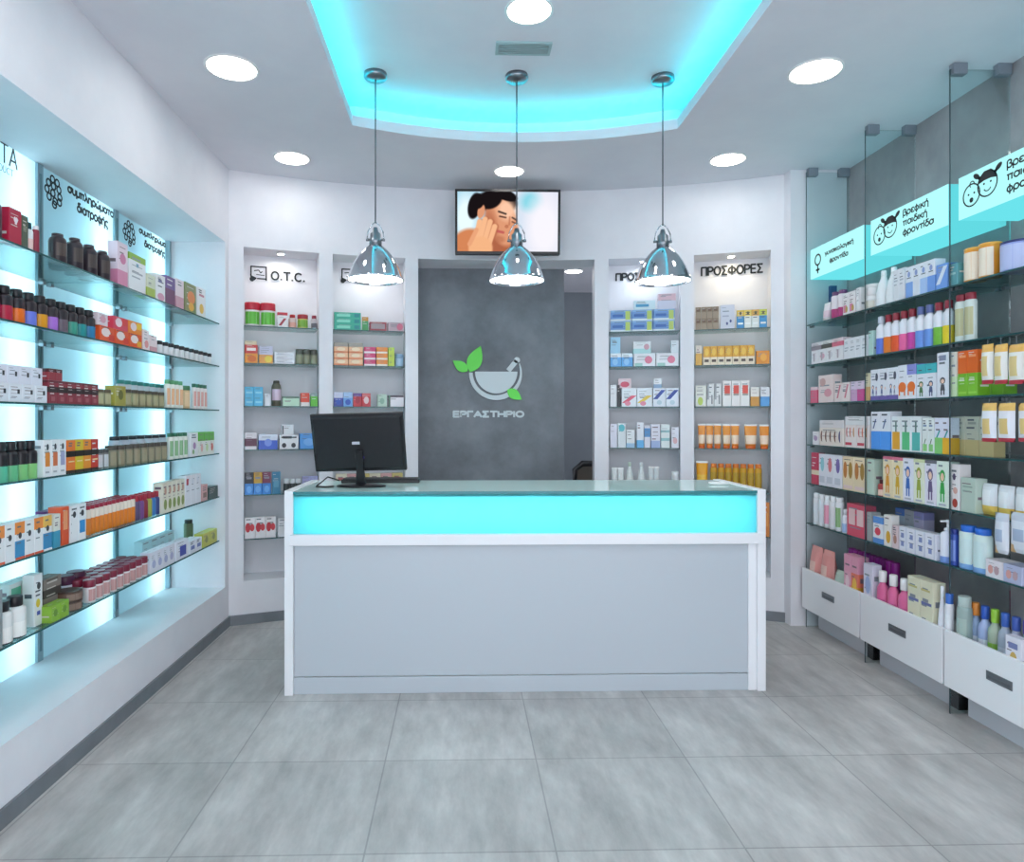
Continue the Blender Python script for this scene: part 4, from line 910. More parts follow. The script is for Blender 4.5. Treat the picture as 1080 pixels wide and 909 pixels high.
# bottom shelf
C(u, 5, -7, 3, 62, 1, 'grey carton cut off at the photo edge', '#8d9698', d=.06)
B('dropper', u, 5, 4, 33, 44, 2, 'white labelled bottle with black cap', '#e6e8e6', fat=1.7, cap=BK, lab='#f4f4f0', low='#22262a', lowv=.06)
C(u, 5, 10, 36, 48, 2, 'white carton with mint green window', '#e6eeea', dec=(('r', .12, .2, .9, .9, '#63b594'),), back=.10, d=.06)
C(u, 5, 36, 45, 54, 1, 'white carton with yellow spot and blue marks', '#eef0f0', dec=(('e', .2, .35, .7, .52, '#e4c83c'), ('r', .3, .2, .7, .28, '#4a58b0'), ('e', .3, .7, .75, .84, '#3c4244')), back=.04, d=.05)
C(u, 5, 46, 65, 40, 1, 'taupe carton with dark landscape band', '#8b8078', bands=((.5, .72, '#453f3a'),), dec=txt('#5e564f', .8)[:1], back=.07, d=.06)
C(u, 5, 54, 73, 17, 2, 'lime green flat carton', '#8cb83c', dec=(('e', .25, .3, .7, .75, '#6a9430'),), d=.05)
B('flatjar', u, 5, 75, 94, 10, 1, 'squat brown jar at the bottom of a pair', '#6a5144', cap='#4c3a32', lab='#8a7466')
B('flatjar', u, 5, 75, 94, 10, 1, 'squat brown jar stacked on another', '#6a5144', cap='#4c3a32', lab='#8a7466', on=len(RUNS)-1)
B('jar', u, 5, 71, 94, 29, 2, 'white jar with dark violet lid', '#e0dde8', fat=1.5, cap='#4c1f3c', back=.09, lab='#c8c0d8')
r0 = B('jar', u, 5, 96, 158, 22, 9, 'white jar with maroon lid', '#e8e2e2', fat=1.6, cap='#7c1f38', lab='#c89a98', rows=3)
C(u, 5, 159, 184, 21, 4, 'white carton with pale blue print', '#e6e8f4', dec=(('e', .2, .2, .8, .6, '#b0b4d8'),))
C(u, 5, 150, 184, 24, 4, 'pale cyan packet at the back', '#bfe0e6', back=.14, d=.05)
C(u, 5, 185.5, 199, 19, 1, 'white carton with dark blue square', '#e8eaf4', dec=(('r', .3, .15, .8, .7, '#3f4ca8'),), d=.06)
C(u, 5, 200, 213, 13, 2, 'low white carton with blue print', '#e6e8f2', dec=(('r', .2, .3, .8, .6, '#6a78b8'),))
C(u, 5, 214, 229, 14, 2, 'yellow olive carton at the end', '#c2c050', dec=(('e', .3, .25, .7, .75, '#8a8c3c'),), d=.06)
B('tall', u, 5, 200, 207, 26, 1, 'dark capped olive bottle at the back', '#5c6a4c', cap='#23282a', back=.12)
# ---------------------------------------------------------------- leftmost niche (O.T.C.)
u = UN['n1']
B('jar', u, 0, 258, 291, 25, 2, 'white jar with red lid', '#ece8e6', cap='#c22a3c', lab='#62b83c', flat=.8)
C(u, 0, 292.5, 303.5, 15.5, 1, 'white box with red top and red stripe', '#ece8e8', bands=((.8, 1, '#c83a48'),), dec=(('d', .1, .1, .9, .6, '#a83440'),))
B('dropper', u, 0, 304.5, 313, 14, 1, 'small white bottle with red cap', '#d8c0b8', cap='#b52a30', lab='#e0a090')
B('jar', u, 0, 314, 325.5, 14.5, 1, 'green and orange jar with dark red lid', '#d8c878', cap='#a83038', lab='#7aa83c')
B('dropper', u, 0, 328, 335.5, 14, 1, 'small grey bottle with dark red cap', '#c8c0c4', cap='#8c2034', lab='#6c6870')
r0 = C(u, 1, 258, 272, 10, 1, 'orange tablet box on the left', '#e8962c', dec=(('e', .2, .1, .9, .8, '#d86a1c'),))
C(u, 1, 258, 272, 9, 1, 'red tablet box on an orange box', '#c83a34', on=r0, dec=(('r', .15, .3, .85, .65, '#f2e6e2'),))
C(u, 1, 258, 271, 4, 1, 'flat pale box on the red box', '#d8c8a8', on=len(RUNS)-1)
r0 = C(u, 1, 273, 288, 9, 1, 'orange box with yellow print', '#e8a04c', dec=(('e', .4, .1, .95, .9, '#ead04c'),))
C(u, 1, 273, 288, 9, 1, 'lavender box on an orange box', '#c2c2d8', on=r0)
C(u, 1, 289, 311, 4, 1, 'flat white pack in the stack of three', '#e2e4ea', lev=3, dec=(('r', .1, .3, .9, .5, '#b0b4c0'),), d=.10)
B('jar', u, 1, 312, 335.5, 16, 3, 'olive grey jar with grey lid', '#6e7260', cap='#565a52', lab='#90947c')
C(u, 2, 258, 277.5, 10, 2, 'cyan carton of the left block', '#4fb4dc', lev=2, dec=(('r', .15, .3, .85, .5, '#8ad0ea'),))
C(u, 2, 279, 285.5, 13, 1, 'small white carton', '#dfe3ea')
B('flask', u, 2, 286.5, 297, 27, 1, 'dark shouldered bottle with pink label', '#5d5c4c', cap='#3c3a34', lab='#d8c4d8')
C(u, 2, 298, 316, 10, 1, 'pale green box with dark green top', '#bfe0c8', bands=((.85, 1, '#3c6a54'),), d=.1)
C(u, 2, 317, 326.5, 14, 1, 'red box with white foot', '#d84a34', bands=((0, .3, '#eee6e4'),))
C(u, 2, 327.5, 335.5, 14, 1, 'bright green box with grey top', '#62b83c', bands=((.75, 1, '#8a9a9c'),))
C(u, 3, 258, 271, 18, 1, 'white and maroon carton', '#dcd8de', bands=((.2, .65, '#5c2c44'),))
C(u, 3, 272.5, 293, 16, 1, 'white and royal blue carton', '#d8e0f0', bands=((0, .6, '#3f62c8'),), dec=(('e', .3, .2, .7, .7, '#7a94e0'),))
r0 = C(u, 3, 294.5, 315, 14.5, 1, 'white box with two black figures', '#e6e8ec', dec=(('r', .1, .8, .9, .9, '#34383e'), ('e', .12, .1, .36, .45, '#3a3e44'), ('e', .62, .1, .86, .45, '#3a3e44')), d=.09)
C(u, 3, 297, 310, 11, 1, 'small white box standing on figure box', '#e2e4ea', on=r0, dec=(('r', .05, .1, .15, .9, '#3a3c40'),))
C(u, 3, 316, 335.5, 16, 1, 'sky blue carton at the right end', '#5a9adc', dec=(('e', .2, .2, .8, .7, '#7fb4ea'),))
r0 = C(u, 4, 258, 286, 11.5, 3, 'bright blue box of the lower layer', '#3f8ad8', dec=(('e', .2, .15, .8, .8, '#6fb0ee'),))
C(u, 4, 258, 286, 11.5, 3, ['black box of the upper layer', 'gold box of the upper layer', 'plum box of the upper layer'], ['#2c2c38', '#c89a3c', '#7c3a54'], on=r0, dec=(('r', .2, .4, .8, .6, '#8c8c98'),))
C(u, 4, 287, 296, 23, 1, 'tall teal box', '#3f7fa0', dec=(('r', .2, .3, .8, .6, '#5f9cb8'),))
B('jar', u, 4, 299, 318, 15, 3, 'dark jar with white lid', '#3a4244', cap='#d0d4d8')
C(u, 4, 319, 335.5, 17, 2, 'lavender carton', '#a8a4d0')
C(u, 5, 258, 291, 22, 3, 'white carton with red bow print', '#ebe4e6', dec=(('e', .05, .3, .55, .75, '#c42f3c'), ('e', .5, .35, .95, .7, '#d0404a')))
C(u, 5, 293, 335, 19, 4, 'plain white carton beside the red ones', '#e2dee2')
# ---------------------------------------------------------------- niche behind the monitor
u = UN['n2']
C(u, 0, 352, 381, 6, 1, 'flat teal green box of the stack', '#3fae94', lev=3, dec=(('r', .1, .25, .6, .7, '#8ad8c4'), ('r', .75, .2, .95, .8, '#2c8a8c')), d=.1)
C(u, 0, 382, 388.5, 14, 1, 'small green and orange box', '#4c9a5c', bands=((.7, 1, '#c88a3c'),))
C(u, 0, 389.5, 408, 9, 1, 'dark red flat box with grey window', '#9a3c44', dec=(('r', .08, .2, .9, .8, '#a8989c'),), d=.1)
C(u, 0, 409, 426, 9, 1, 'grey flat box with pink ring', '#c0a8b0', dec=(('e', .55, .1, .95, .9, '#d06c84'),), d=.1)
r0 = C(u, 1, 352, 383, 6.5, 2, 'peach tablet box', '#ecb890', lev=3, bands=((.0, .25, '#d87a4c'),), dec=(('e', .2, .3, .8, .9, '#f2d8b8'),), d=.09)
C(u, 1, 352, 383, 4, 2, 'flat grey box on the peach stacks', '#9c968c', on=r0, d=.09)
C(u, 1, 384, 396.5, 6.5, 1, 'magenta and white tablet box', '#c83a6c', lev=3, bands=((0, .3, '#eee0e4'),), d=.09)
C(u, 1, 397, 409, 6.5, 1, 'orange and white tablet box', '#ea8a34', lev=3, bands=((0, .3, '#f2e6d8'),), d=.09)
C(u, 1, 409.5, 416, 6.5, 1, 'lime tablet box', '#bcd04c', lev=3, d=.09)
B('jar', u, 1, 417, 426, 13, 1, 'pale blue jar', '#a8c4dc', cap='#8fb0cc')
C(u, 2, 352, 372, 15, 2, ['navy and white carton', 'sky blue carton with navy foot'], ['#3c4ca0', '#6fa4e0'], bands=((.6, 1, ['#c8d0e8', '#a8c8ee']),), dec=(('e', .2, .1, .8, .5, '#2f58b8'),))
C(u, 2, 372.5, 391, 14, 2, ['red carton with violet top', 'red carton with white ring'], '#c83440', bands=((.75, 1, ['#6c4c94', '#d86c70']),), dec=(('e', .2, .2, .8, .75, ['#a8283c', '#ecd0d0']),))
C(u, 2, 398, 408, 13, 1, 'pale green small carton', '#b8d0c0', dec=(('e', .25, .2, .75, .7, '#8ab09c'),))
C(u, 2, 409.5, 426, 12, 1, 'white box with dark top edge', '#e4e0e6', bands=((.82, 1, '#4c4450'),), dec=(('r', .0, .0, .12, 1, '#3f6a5c'),))
C(u, 4, 354, 425, 18, 6, ['cream carton under the monitor', 'pink carton under the monitor', 'yellow carton under the monitor'], ['#e0d8c0', '#d8a8a8', '#d0c07a'], dec=(('r', .2, .5, .8, .8, ['#a85c5c', '#8ab08a', '#b8404c']),))
# ---------------------------------------------------------------- niche right of the doorway
u = UN['n3']
r0 = C(u, 0, 643.5, 712, 11.3, 3, 'blue and yellow flat box', '#6f9ad0', lev=2, bands=((.0, .18, '#d8e4ec'), (.82, 1, '#8cb4dc')), dec=(('r', .72, .1, .95, .9, '#b8cc6c'), ('r', .1, .35, .6, .6, '#3f6ab0')), d=.1)
C(u, 0, 668, 691.5, 9.5, 1, 'white and cyan flat box on top', '#cfe4ee', on=r0, dec=(('r', .1, .3, .7, .6, '#4fa0cc'),), d=.1)
C(u, 0, 694, 713, 16, 1, 'pale pink box on top of the blue ones', '#cdd0e4', on=r0, bands=((.55, 1, '#d8b8c4'),), d=.1)
r0 = C(u, 1, 643.5, 667.5, 14, 2, 'blue box with white top', '#5fa8e4', bands=((.7, 1, '#dfeaf2'),), dec=(('e', .2, .1, .7, .6, '#8cc4f0'),))
r1 = C(u, 1, 668, 716, 13.5, 2, 'white box with pink emblem', '#e2e4ea', dec=(('e', .5, .2, .85, .8, '#d87a94'), ('r', .05, .0, .4, .25, '#9cc8c0')), d=.09)
C(u, 1, 643.5, 654.5, 17, 1, 'tall pale blue box standing on top', '#9ccbe6', on=r0)
C(u, 1, 667.5, 687, 12.5, 1, 'white box with red emblem standing on top', '#dde2e6', on=r1, bands=((0, .4, '#a8d4d8'),), dec=(('e', .6, .3, .9, .8, '#c89aa8'),))
C(u, 1, 707.5, 716, 13, 1, 'pale box standing on top at the right', '#d4dee4', on=r1)
C(u, 2, 643.5, 650.5, 23, 1, 'narrow white carton', '#dfe2e6'); C(u, 2, 651, 654.5, 23, 1, 'black narrow carton', '#25282e')
r0 = C(u, 2, 655.5, 688, 19.5, 2, ['white box with pink sweep', 'white box with yellow sweep'], '#dfe6ec', dec=(('d', 0, .2, 1, .6, ['#dc5c74', '#e6c84c']), ('e', .2, .05, .6, .3, '#e08aa0')), d=.07)
r1 = C(u, 2, 688.5, 716, 19.5, 2, 'white box with navy arc', '#dde4ee', dec=(('d', 0, .4, 1, .9, '#2c489c'), ('e', .3, .1, .7, .35, '#b8ccd8')), d=.07)
C(u, 2, 652, 666, 10, 1, 'small red and white box on top', '#e0c8d0', on=r0, dec=(('e', .15, .1, .85, .7, '#c84c64'),))
C(u, 2, 689.5, 698, 10, 1, 'small white box on top', '#e2e6ea', on=r1, bands=((0, .4, '#8aa8c8'),))
C(u, 3, 643.5, 651, 25, 1, 'white carton with lavender tint', '#dcdcea'); C(u, 3, 651.5, 660, 26, 1, 'white carton with teal corner', '#d8e2e6', dec=(('e', .1, .65, .9, .95, '#4fb4c0'),))
C(u, 3, 660.5, 669.5, 19, 1, 'low white carton with blue foot', '#dce0e2', bands=((0, .25, '#9cc0dc'),))
C(u, 3, 671.5, 679, 27, 1, 'tall white and sky blue carton', '#e0e4ec', bands=((0, .3, '#5fb0e4'),)); C(u, 3, 679.5, 686, 23, 1, 'blue and pink carton', '#d8d8e4', bands=((.5, .9, '#4c8cc4'),))
C(u, 3, 686.5, 696.5, 25, 1, 'lavender white carton', '#d8d8e4', bands=((0, .3, '#a0b4dc'),)); C(u, 3, 697, 706.5, 25, 1, 'white carton with teal stripes', '#dbe4e4', bands=((.3, .42, '#8cbcc0'), (.65, .75, '#8cbcc0')))
C(u, 3, 708, 716, 22, 1, 'white carton at the right end', '#dcdfe8', dec=(('e', .2, .2, .8, .5, '#d8b0b4'),))
B('tube', u, 4, 645, 658, 23, 2, 'white tube standing beside a bottle', '#dfe4e4', cap='#d0d4d4')
B('taper', u, 4, 660, 668.5, 29, 1, 'white long necked bottle, left one', '#dfe6e4', cap='#c4d8c8'); B('taper', u, 4, 672, 681.5, 29, 1, 'white long necked bottle, right one', '#dfe6e6', cap='#e8ecec')
B('tube', u, 4, 684, 695.5, 25, 2, 'white tube leaning near the dish', '#d6dcde', cap='#e2e6e6')
B('flatjar', u, 4, 697, 706.5, 9, 1, 'low white dish', '#d8dede', cap='#e2e6e6'); B('jar', u, 4, 708.5, 716.5, 20, 1, 'white jar at the right end', '#d8dee2', cap='#e6eaec')
# ---------------------------------------------------------------- rightmost niche
u = UN['n4']
C(u, 0, 733.5, 758, 11.8, 4, 'brown grey small carton', '#8c7a66', lev=2, bands=((.0, .55, '#a08e7a'),), dec=(('r', .2, .6, .8, .8, '#6c5240'),))
C(u, 0, 759.5, 775, 25, 1, 'lavender white carton with dark dots', '#d0d2de', dec=(('e', .4, .15, .55, .28, '#3f4a84'), ('e', .65, .25, .8, .38, '#3f4a84'), ('r', .15, .5, .6, .56, '#a8acc0')))
C(u, 0, 777, 809, 19, 4, ['blue carton with yellow top', 'white carton with yellow top', 'white carton with gold top', 'sky blue carton with lime top'], ['#3f8fc4', '#e4e6e0', '#e4e6e0', '#3f94c8'], bands=((.66, 1, ['#e0bc50', '#e6c860', '#dca84c', '#c8cc4c']),), dec=(('e', .35, .72, .65, .92, '#5c5834'), ('r', .15, .2, .85, .3, '#f2f4f2')))
C(u, 1, 733.5, 740.5, 21, 1, 'small white and gold carton', '#e0d8cc', bands=((.0, .6, '#dca84c'),))
C(u, 1, 741.5, 796, 20, 7, 'golden orange carton with white foot', '#dca030', bands=((0, .42, '#ecdcc4'),), dec=(('e', .2, .5, .8, .9, '#ecc04c'), ('r', .2, .16, .8, .3, '#4c3c34')))
C(u, 1, 797.5, 812, 14, 1, 'wide orange carton', '#e08a1c', dec=(('e', .3, .2, .8, .8, '#f0a83c'),))
C(u, 2, 733.5, 745, 22, 1, 'white carton with lime flower', '#e2e4da', dec=(('e', .2, .05, .7, .45, '#b8cc5c'),))
C(u, 2, 745.5, 761, 24, 2, 'white grey striped carton', '#dfe0e0', dec=(('r', .0, .3, .3, 1, '#9ca0a4'), ('r', .6, .1, .8, .5, '#7c8084')))
C(u, 2, 762, 790.5, 27, 3, 'white carton with red square', '#e8e6e4', dec=(('r', .22, .5, .85, .82, '#d84a3c'), ('r', .22, .42, .85, .5, '#9c948c')))
C(u, 2, 791.5, 801, 20, 1, 'white carton with golden foot', '#e2dfd8', bands=((0, .5, '#cc9034'),)); C(u, 2, 802, 812, 20, 1, 'white carton with blue foot', '#dfe2e6', bands=((0, .5, '#4f9cd8'),))
B('tube', u, 3, 736, 761, 26, 3, 'orange and white tube, left group', '#e89440', cap='#d8641c', lab='#f0d8c0'); B('tube', u, 3, 762, 780, 26, 2, 'orange and white tube, middle pair', '#ea9438', cap='#d8641c', lab='#f0d8c0')
B('tube', u, 3, 785, 799, 26, 1, 'wide orange tube', '#ea9640', cap='#d8641c', lab='#f2dcc4'); B('tube', u, 3, 801, 812, 26, 1, 'orange tube at the right end', '#ea9438', cap='#d8641c', lab='#f0d8c0')
B('tube', u, 4, 734, 747, 32, 1, 'large yellow tube', '#eea41c', cap='#e8b43c', lab='#f0bc3c')
B('tall', u, 4, 749, 804, 30, 7, 'golden bottle with orange cap', '#cf9a1e', cap='#d8782c', lab='#b8942c')
C(u, 5, 796, 812.5, 36, 2, 'tall orange carton beside the counter', '#d07a24', dec=(('r', .2, .3, .8, .7, '#e0943c'),))
# ---------------------------------------------------------------- right wall, top shelf
u = UR
C(u, 0, 858, 876, 41, 1, 'blue reflection built as a tall carton at the far end', '#3f5c94', back=.17, d=.05)  # solid carton stands in for a blue reflection of the bay end
B('tube', u, 0, 864, 873, 19, 1, 'white and pink tube at the far end', '#e8dee4', cap='#e8e4e6', lab='#e4c8d4')
B('tall', u, 0, 874, 888, 28, 2, 'white and magenta bottle with violet cap', '#e6dde2', cap='#6c3c6c', low='#b83c78', lowv=.35)
C(u, 0, 889, 902, 23, 2, 'white carton with pink print', '#e8e2e4', dec=(('r', .1, .1, .6, .45, '#d87a9c'), ('e', .4, .1, .8, .4, '#c0984c')), d=.06)
C(u, 0, 903, 907, 25, 1, 'narrow white carton', '#e4e4e6', d=.05)
r0 = B('jar', u, 0, 907.5, 919, 14, 1, 'white jar with gold print', '#e6e4e4', cap='#eeecec', lab='#d8d0c4'); B('jar', u, 0, 907.5, 919, 12, 1, 'white jar stacked on another jar', '#e6e2e2', cap='#e8e4e4', on=r0)
B('taper', u, 0, 920, 941, 38, 2, 'white conical bottle', '#e8ebee', cap='#eef0f2')
C(u, 0, 942, 954, 33, 2, 'tall white carton', '#e2e5ea', dec=txt('#b0b6c0'), d=.06)
C(u, 0, 955, 986, 33, 4, ['white carton with blue foot', 'plain white carton with blue mark', 'white carton with pale blue foot', 'tall carton with wide blue foot'], '#e4e8f0', bands=((0, .5, ['#7fa8e4', '#e0e4ee', '#a8c4ec', '#6f9ce0']),), dec=(('e', .3, .66, .7, .85, '#8ca0d0'),), d=.06)
C(u, 0, 987, 999.5, 26, 1, 'blue and white slanted print carton', '#6f9ce0', dec=(('d', 0, .2, 1, .9, '#dfe8f4'),), d=.06)
C(u, 0, 1000.5, 1010, 23, 1, 'teal carton by the glass partition', '#5fa0a8', dec=(('r', .2, .5, .8, .6, '#a8d0d0'),), d=.05)
B('tin', u, 0, 1011.5, 1043, 36, 2, 'orange tin with white label', '#e2962c', cap='#e8a848', lab='#efe0cc')
B('tin', u, 0, 1046, 1073, 32, 1, 'lavender blue tin with navy lid', '#8f9cd8', cap='#2c3470', lab='#b8c0e6')
# second shelf
r0 = C(u, 1, 855.5, 889, 14, 4, 'white carton with small print', '#e4e4e8', dec=(('e', .2, .3, .8, .75, ['#e0dfe6', '#d8a8bc', '#d0d0d8', '#e0dfe6']), ('r', .3, .2, .5, .8, '#b0a8b0')), d=.06)
C(u, 1, 855.5, 889, 9, 3, ['grey and white box of the upper layer', 'white box with dark band, upper layer', 'pink topped box of the upper layer'], ['#d8d4da', '#dcdcdc', '#e6d4d8'], bands=((.1, .6, ['#8c8490', '#4c504c', '#d86c84']),), on=r0, d=.06)
C(u, 1, 890, 915, 22, 4, 'white carton with grey print', '#e0e4ea', dec=txt('#a8b0bc', .4), d=.06); C(u, 1, 916, 920.5, 26, 1, 'pale teal narrow carton', '#b4d4cc', d=.05)
lc = ['#5f78d8', '#e0761c', '#e2541c', '#e8629c', '#c8409c', '#6f98e0', '#6a94dc', '#74b83c', '#e6c81c']
ln = ['blue', 'amber orange', 'red orange', 'pink', 'magenta', 'light blue', 'cornflower blue', 'green', 'yellow']
B('bottle', u, 1, 921.5, 1001, 43, 9, ['white bottle with %s lower half' % q for q in ln], '#e4e6ee', cap=['#c8ccd8', '#8c2434', '#8c2434', '#8c2434', '#8c2434', '#5c6aa0', '#5c6aa0', '#8c2434', '#8c2434'], low=lc, lowv=.42, flat=.75)
B('tall', u, 1, 1004, 1024, 50, 2, 'large pale green bottle with red cap', '#ccd8d4', cap='#8c2436', lab='#b8b48c', flat=.8)
# third shelf
C(u, 2, 854.5, 862, 17, 1, 'pink red small carton', '#d8607c', bands=((.8, 1, '#e8ccd4'),), d=.05); C(u, 2, 863, 879, 29, 1, 'cream and pink flowered carton', '#e6d4d2', dec=(('e', .1, .6, .5, .9, '#c8a09c'), ('e', .4, .2, .9, .5, '#d898a4')), d=.06)
C(u, 2, 880, 896, 20, 2, 'cream carton with pink triangle', '#e6dad8', dec=(('d', .3, .2, .9, .9, '#d07a8c'),), d=.05); C(u, 2, 897, 911, 21, 2, ['lavender pink carton', 'magenta carton'], ['#c8a0c4', '#c84c8c'], bands=((.6, 1, '#d8c8dc'),), d=.05)
C(u, 2, 912, 917, 29, 1, 'narrow yellow and white carton', '#e0d8b8', bands=((0, .5, '#d8b078'),), d=.05)
C(u, 2, 918, 946.5, 33, 3, ['white carton with two violet figures', 'white carton with a violet figure', 'white carton with a small grey figure'], '#e6e8f0', bands=((0, .14, '#6a5aa4'),), dec=(('k', .1, .12, .5, .5, '#5c6a94'), ('k', .55, .12, .85, .45, ['#8a7aa8', '#e6e8f0', '#8a8aa0']), ('e', .6, .62, .9, .88, '#4c5064'), ('r', .1, .75, .5, .8, '#b0b4c4')), d=.07)
C(u, 2, 947, 966, 36, 2, 'white carton with orange animal', '#e6e8f0', bands=((.7, 1, ['#e6e8f0', '#8c90d4']),), dec=(('e', .05, .2, .95, .5, '#e8742c'), ('r', .1, .1, .25, .35, '#e8742c'), ('r', .7, .1, .85, .35, '#e8742c')), d=.07)
C(u, 2, 966.5, 987, 36, 2, ['white carton with dark haired child', 'white carton with second child'], '#e4e8f0', bands=((.72, 1, '#3fb0b8'),), dec=(('k', .15, .05, .85, .5, ['#4c7c4c', '#4c5478']),), d=.07)
C(u, 2, 988, 1000.5, 47, 1, 'tall white carton with child face', '#e6e8f0', dec=(('k', .15, .05, .85, .45, '#4c4c54'), ('r', .2, .82, .8, .94, '#8c90a8')), d=.07)
C(u, 2, 1002.5, 1009, 47, 1, 'narrow cream carton behind the glass partition', '#e0dcd0', bands=((0, .45, '#cfe0b8'),), d=.06)
r0 = C(u, 2, 1010, 1031, 24, 2, 'green carton of the lower layer', '#7ab82c', dec=(('r', .1, .1, .9, .2, '#94c84c'),), d=.07); C(u, 2, 1010, 1031, 24, 2, 'orange carton stacked on a green one', '#e2641c', on=r0, dec=(('r', .15, .7, .85, .8, '#f0a070'),), d=.07)
C(u, 2, 1033, 1058, 20, 2, 'green carton partly behind the hanging bags', '#6aa42c', back=.06, d=.07)
# fourth shelf
C(u, 3, 857, 863.5, 14, 1, 'small white carton with violet dot', '#e2dfe2', dec=(('e', .2, .3, .8, .7, '#a88cb0'),), d=.05)
r0 = C(u, 3, 864, 890, 19, 1, 'wide cream carton with brown crescents', '#e8dfd6', dec=tuple(('c', .05+.19*i, .2, .2+.19*i, .85, '#6c3c24' if i < 4 else '#3c3c74') for i in range(5)), d=.08); C(u, 3, 864, 890, 8, 1, 'white box lying on the crescent carton', '#dcd8da', on=r0, d=.08)
r0 = C(u, 3, 891, 917, 24, 2, 'white carton with red leaves', '#e8dedc', dec=(('c', .1, .45, .35, .9, '#c85c5c'), ('c', .4, .45, .65, .9, '#d8745c'), ('c', .7, .45, .95, .9, '#c89050'), ('r', .05, .1, .6, .22, '#c8485c')), d=.07); C(u, 3, 891, 917, 9, 1, 'white box lying on the red leaf cartons', '#dfe0e2', on=r0, d=.07)
C(u, 3, 918.5, 939, 40, 2, 'white carton with broad blue foot', '#e2e6ee', bands=((0, .48, '#4c98ea'),), dec=(('d', .2, .55, .6, .8, '#5c6c94'),), d=.07)
C(u, 3, 940, 971.5, 37, 3, ['white carton with golden bottle picture', 'white carton with green bottle picture', 'white carton with teal bottle picture'], '#e2e8ea', dec=(('r', .12, .04, .9, .55, ['#e0a42c', '#5cc082', '#58b8b0']), ('r', .42, .55, .58, .85, '#5c7c78')), d=.06)
C(u, 3, 972.5, 985, 37, 2, 'white carton with two small green bottles', '#e2e8e6', dec=(('r', .15, .05, .85, .25, '#8ccc7c'), ('d', .3, .25, .7, .4, '#4c6c54'), ('r', .2, .75, .8, .8, '#7c90b0')), d=.06)
C(u, 3, 985.5, 1002, 38, 2, ['lavender carton with green foot', 'lavender carton with golden foot'], '#dfe0f0', bands=((0, .45, ['#84c874', '#e8b02c']),), dec=(('d', .2, .45, .8, .65, '#3c9c9c'),), d=.06)
C(u, 3, 1004, 1048, 41, 3, 'grey beige carton behind the glass partition', '#b4b8a8', bands=((0, .4, '#b8a878'),), dec=(('r', .2, .8, .8, .86, '#8c948c'),), d=.06, back=.05)
# fifth shelf
C(u, 4, 855.5, 863, 33, 1, 'crimson carton with white band', '#c02c50', bands=((.3, .45, '#e8dcc0'),), d=.05)
C(u, 4, 863.5, 888, 34, 3, ['white carton with blue oval', 'white carton with red oval', 'white carton with violet oval'], '#e2e4ee', dec=(('e', .25, .45, .75, .9, ['#8cc8d4', '#d87a84', '#7c6cb0']), ('r', .1, .1, .8, .3, '#c8ccd8')), d=.06)
C(u, 4, 888.5, 913, 36, 2, 'cream carton with brown ovals', '#ead8b8', dec=(('e', .08, .35, .42, .85, '#c07c3c'), ('e', .55, .35, .9, .85, '#a8843c'), ('r', .1, .05, .9, .15, '#e8d0d0')), d=.06)
C(u, 4, 914, 922, 37, 1, 'pale green narrow carton', '#c0d4c4', d=.06)
B('dropper', u, 4, 923.5, 930, 17, 1, 'small dark red bottle', '#a83c38', cap='#4c1c20', lab='#e8c8b8')
fc = ['#e0982c', '#d8ac2c', '#3c6cb8', '#9cac3c', '#6c5c84', '#3ca850']
fn_ = ['two orange figures', 'yellow figures', 'a blue figure', 'an olive figure', 'a violet figure', 'a green figure']
C(u, 4, 931, 1000.5, 46, 6, ['white carton with %s' % q for q in fn_], ['#ecdcb8', '#ecdfbc', '#e6e8f2', '#e8ecd8', '#e6e2ee', '#e2eee2'], bands=((.93, 1, ['#d8748c', '#d8748c', '#e6e8f2', '#d8e0b0', '#6c6c78', '#e2eee2']),), dec=(('k', .15, .12, .85, .82, fc), ('r', .2, .04, .8, .08, '#b8bcc8')), d=.06)
C(u, 4, 1002.5, 1012, 48, 1, 'white carton with red toy pictures', '#e8e2e2', dec=(('e', .2, .05, .8, .25, '#a83c30'), ('e', .3, .35, .8, .5, '#d8a89c'), ('e', .25, .65, .6, .8, '#5c4c6c')), d=.06)
run(u, 4, 'pouch', 1031, 1085, 34, 3, 'clear topped pouch with yellow foot', '#dfe2e6', d=.045, bands=((0, .34, '#e6c45c'),), dec=(('r', .2, .35, .8, .8, '#eceef0'),), back=.02)
C(u, 4, 1013, 1029, 36, 1, 'pale grey green carton beside the pouches', '#b8c8bc', d=.06, dec=txt('#94a89c', .6))
# bottom shelf
B('tall', u, 5, 855.5, 885, 34, 5, 'slim white spray bottle', '#e4e6ea', cap='#eef0f2', lab=['#dfe4ea', '#dfe4ea', '#e89cb4', '#e4e0e4', '#8cb47c'])
B('dropper', u, 5, 886, 891.5, 25, 1, 'small white bottle with dark cap', '#e2e6ee', cap='#dce0e4', lab='#9cb8e0')
C(u, 5, 893, 913, 34, 1, 'coral red carton with two pale windows', '#d8546c', dec=(('r', .1, .35, .45, .85, '#e8c8c8'), ('r', .55, .35, .9, .85, '#e8c8c8')), d=.07); C(u, 5, 914, 919, 30, 1, 'grey narrow carton beside the coral one', '#a4a8a8', d=.06)
C(u, 5, 920.5, 931, 28, 1, 'white carton with blue top and red spot', '#e6e8ee', bands=((.75, 1, '#5c94d8'), (0, .2, '#5c94d8')), dec=(('e', .2, .3, .8, .6, '#d8485c'),), d=.05)
C(u, 5, 932, 940, 33, 1, 'tall white carton with golden drop', '#e8e6e2', dec=(('e', .3, .1, .9, .5, '#dca834'),), d=.05); C(u, 5, 941, 947, 24, 1, 'pink and brown small carton', '#dcc8cc', dec=(('e', .2, .2, .8, .6, '#a87c6c'),), d=.05)
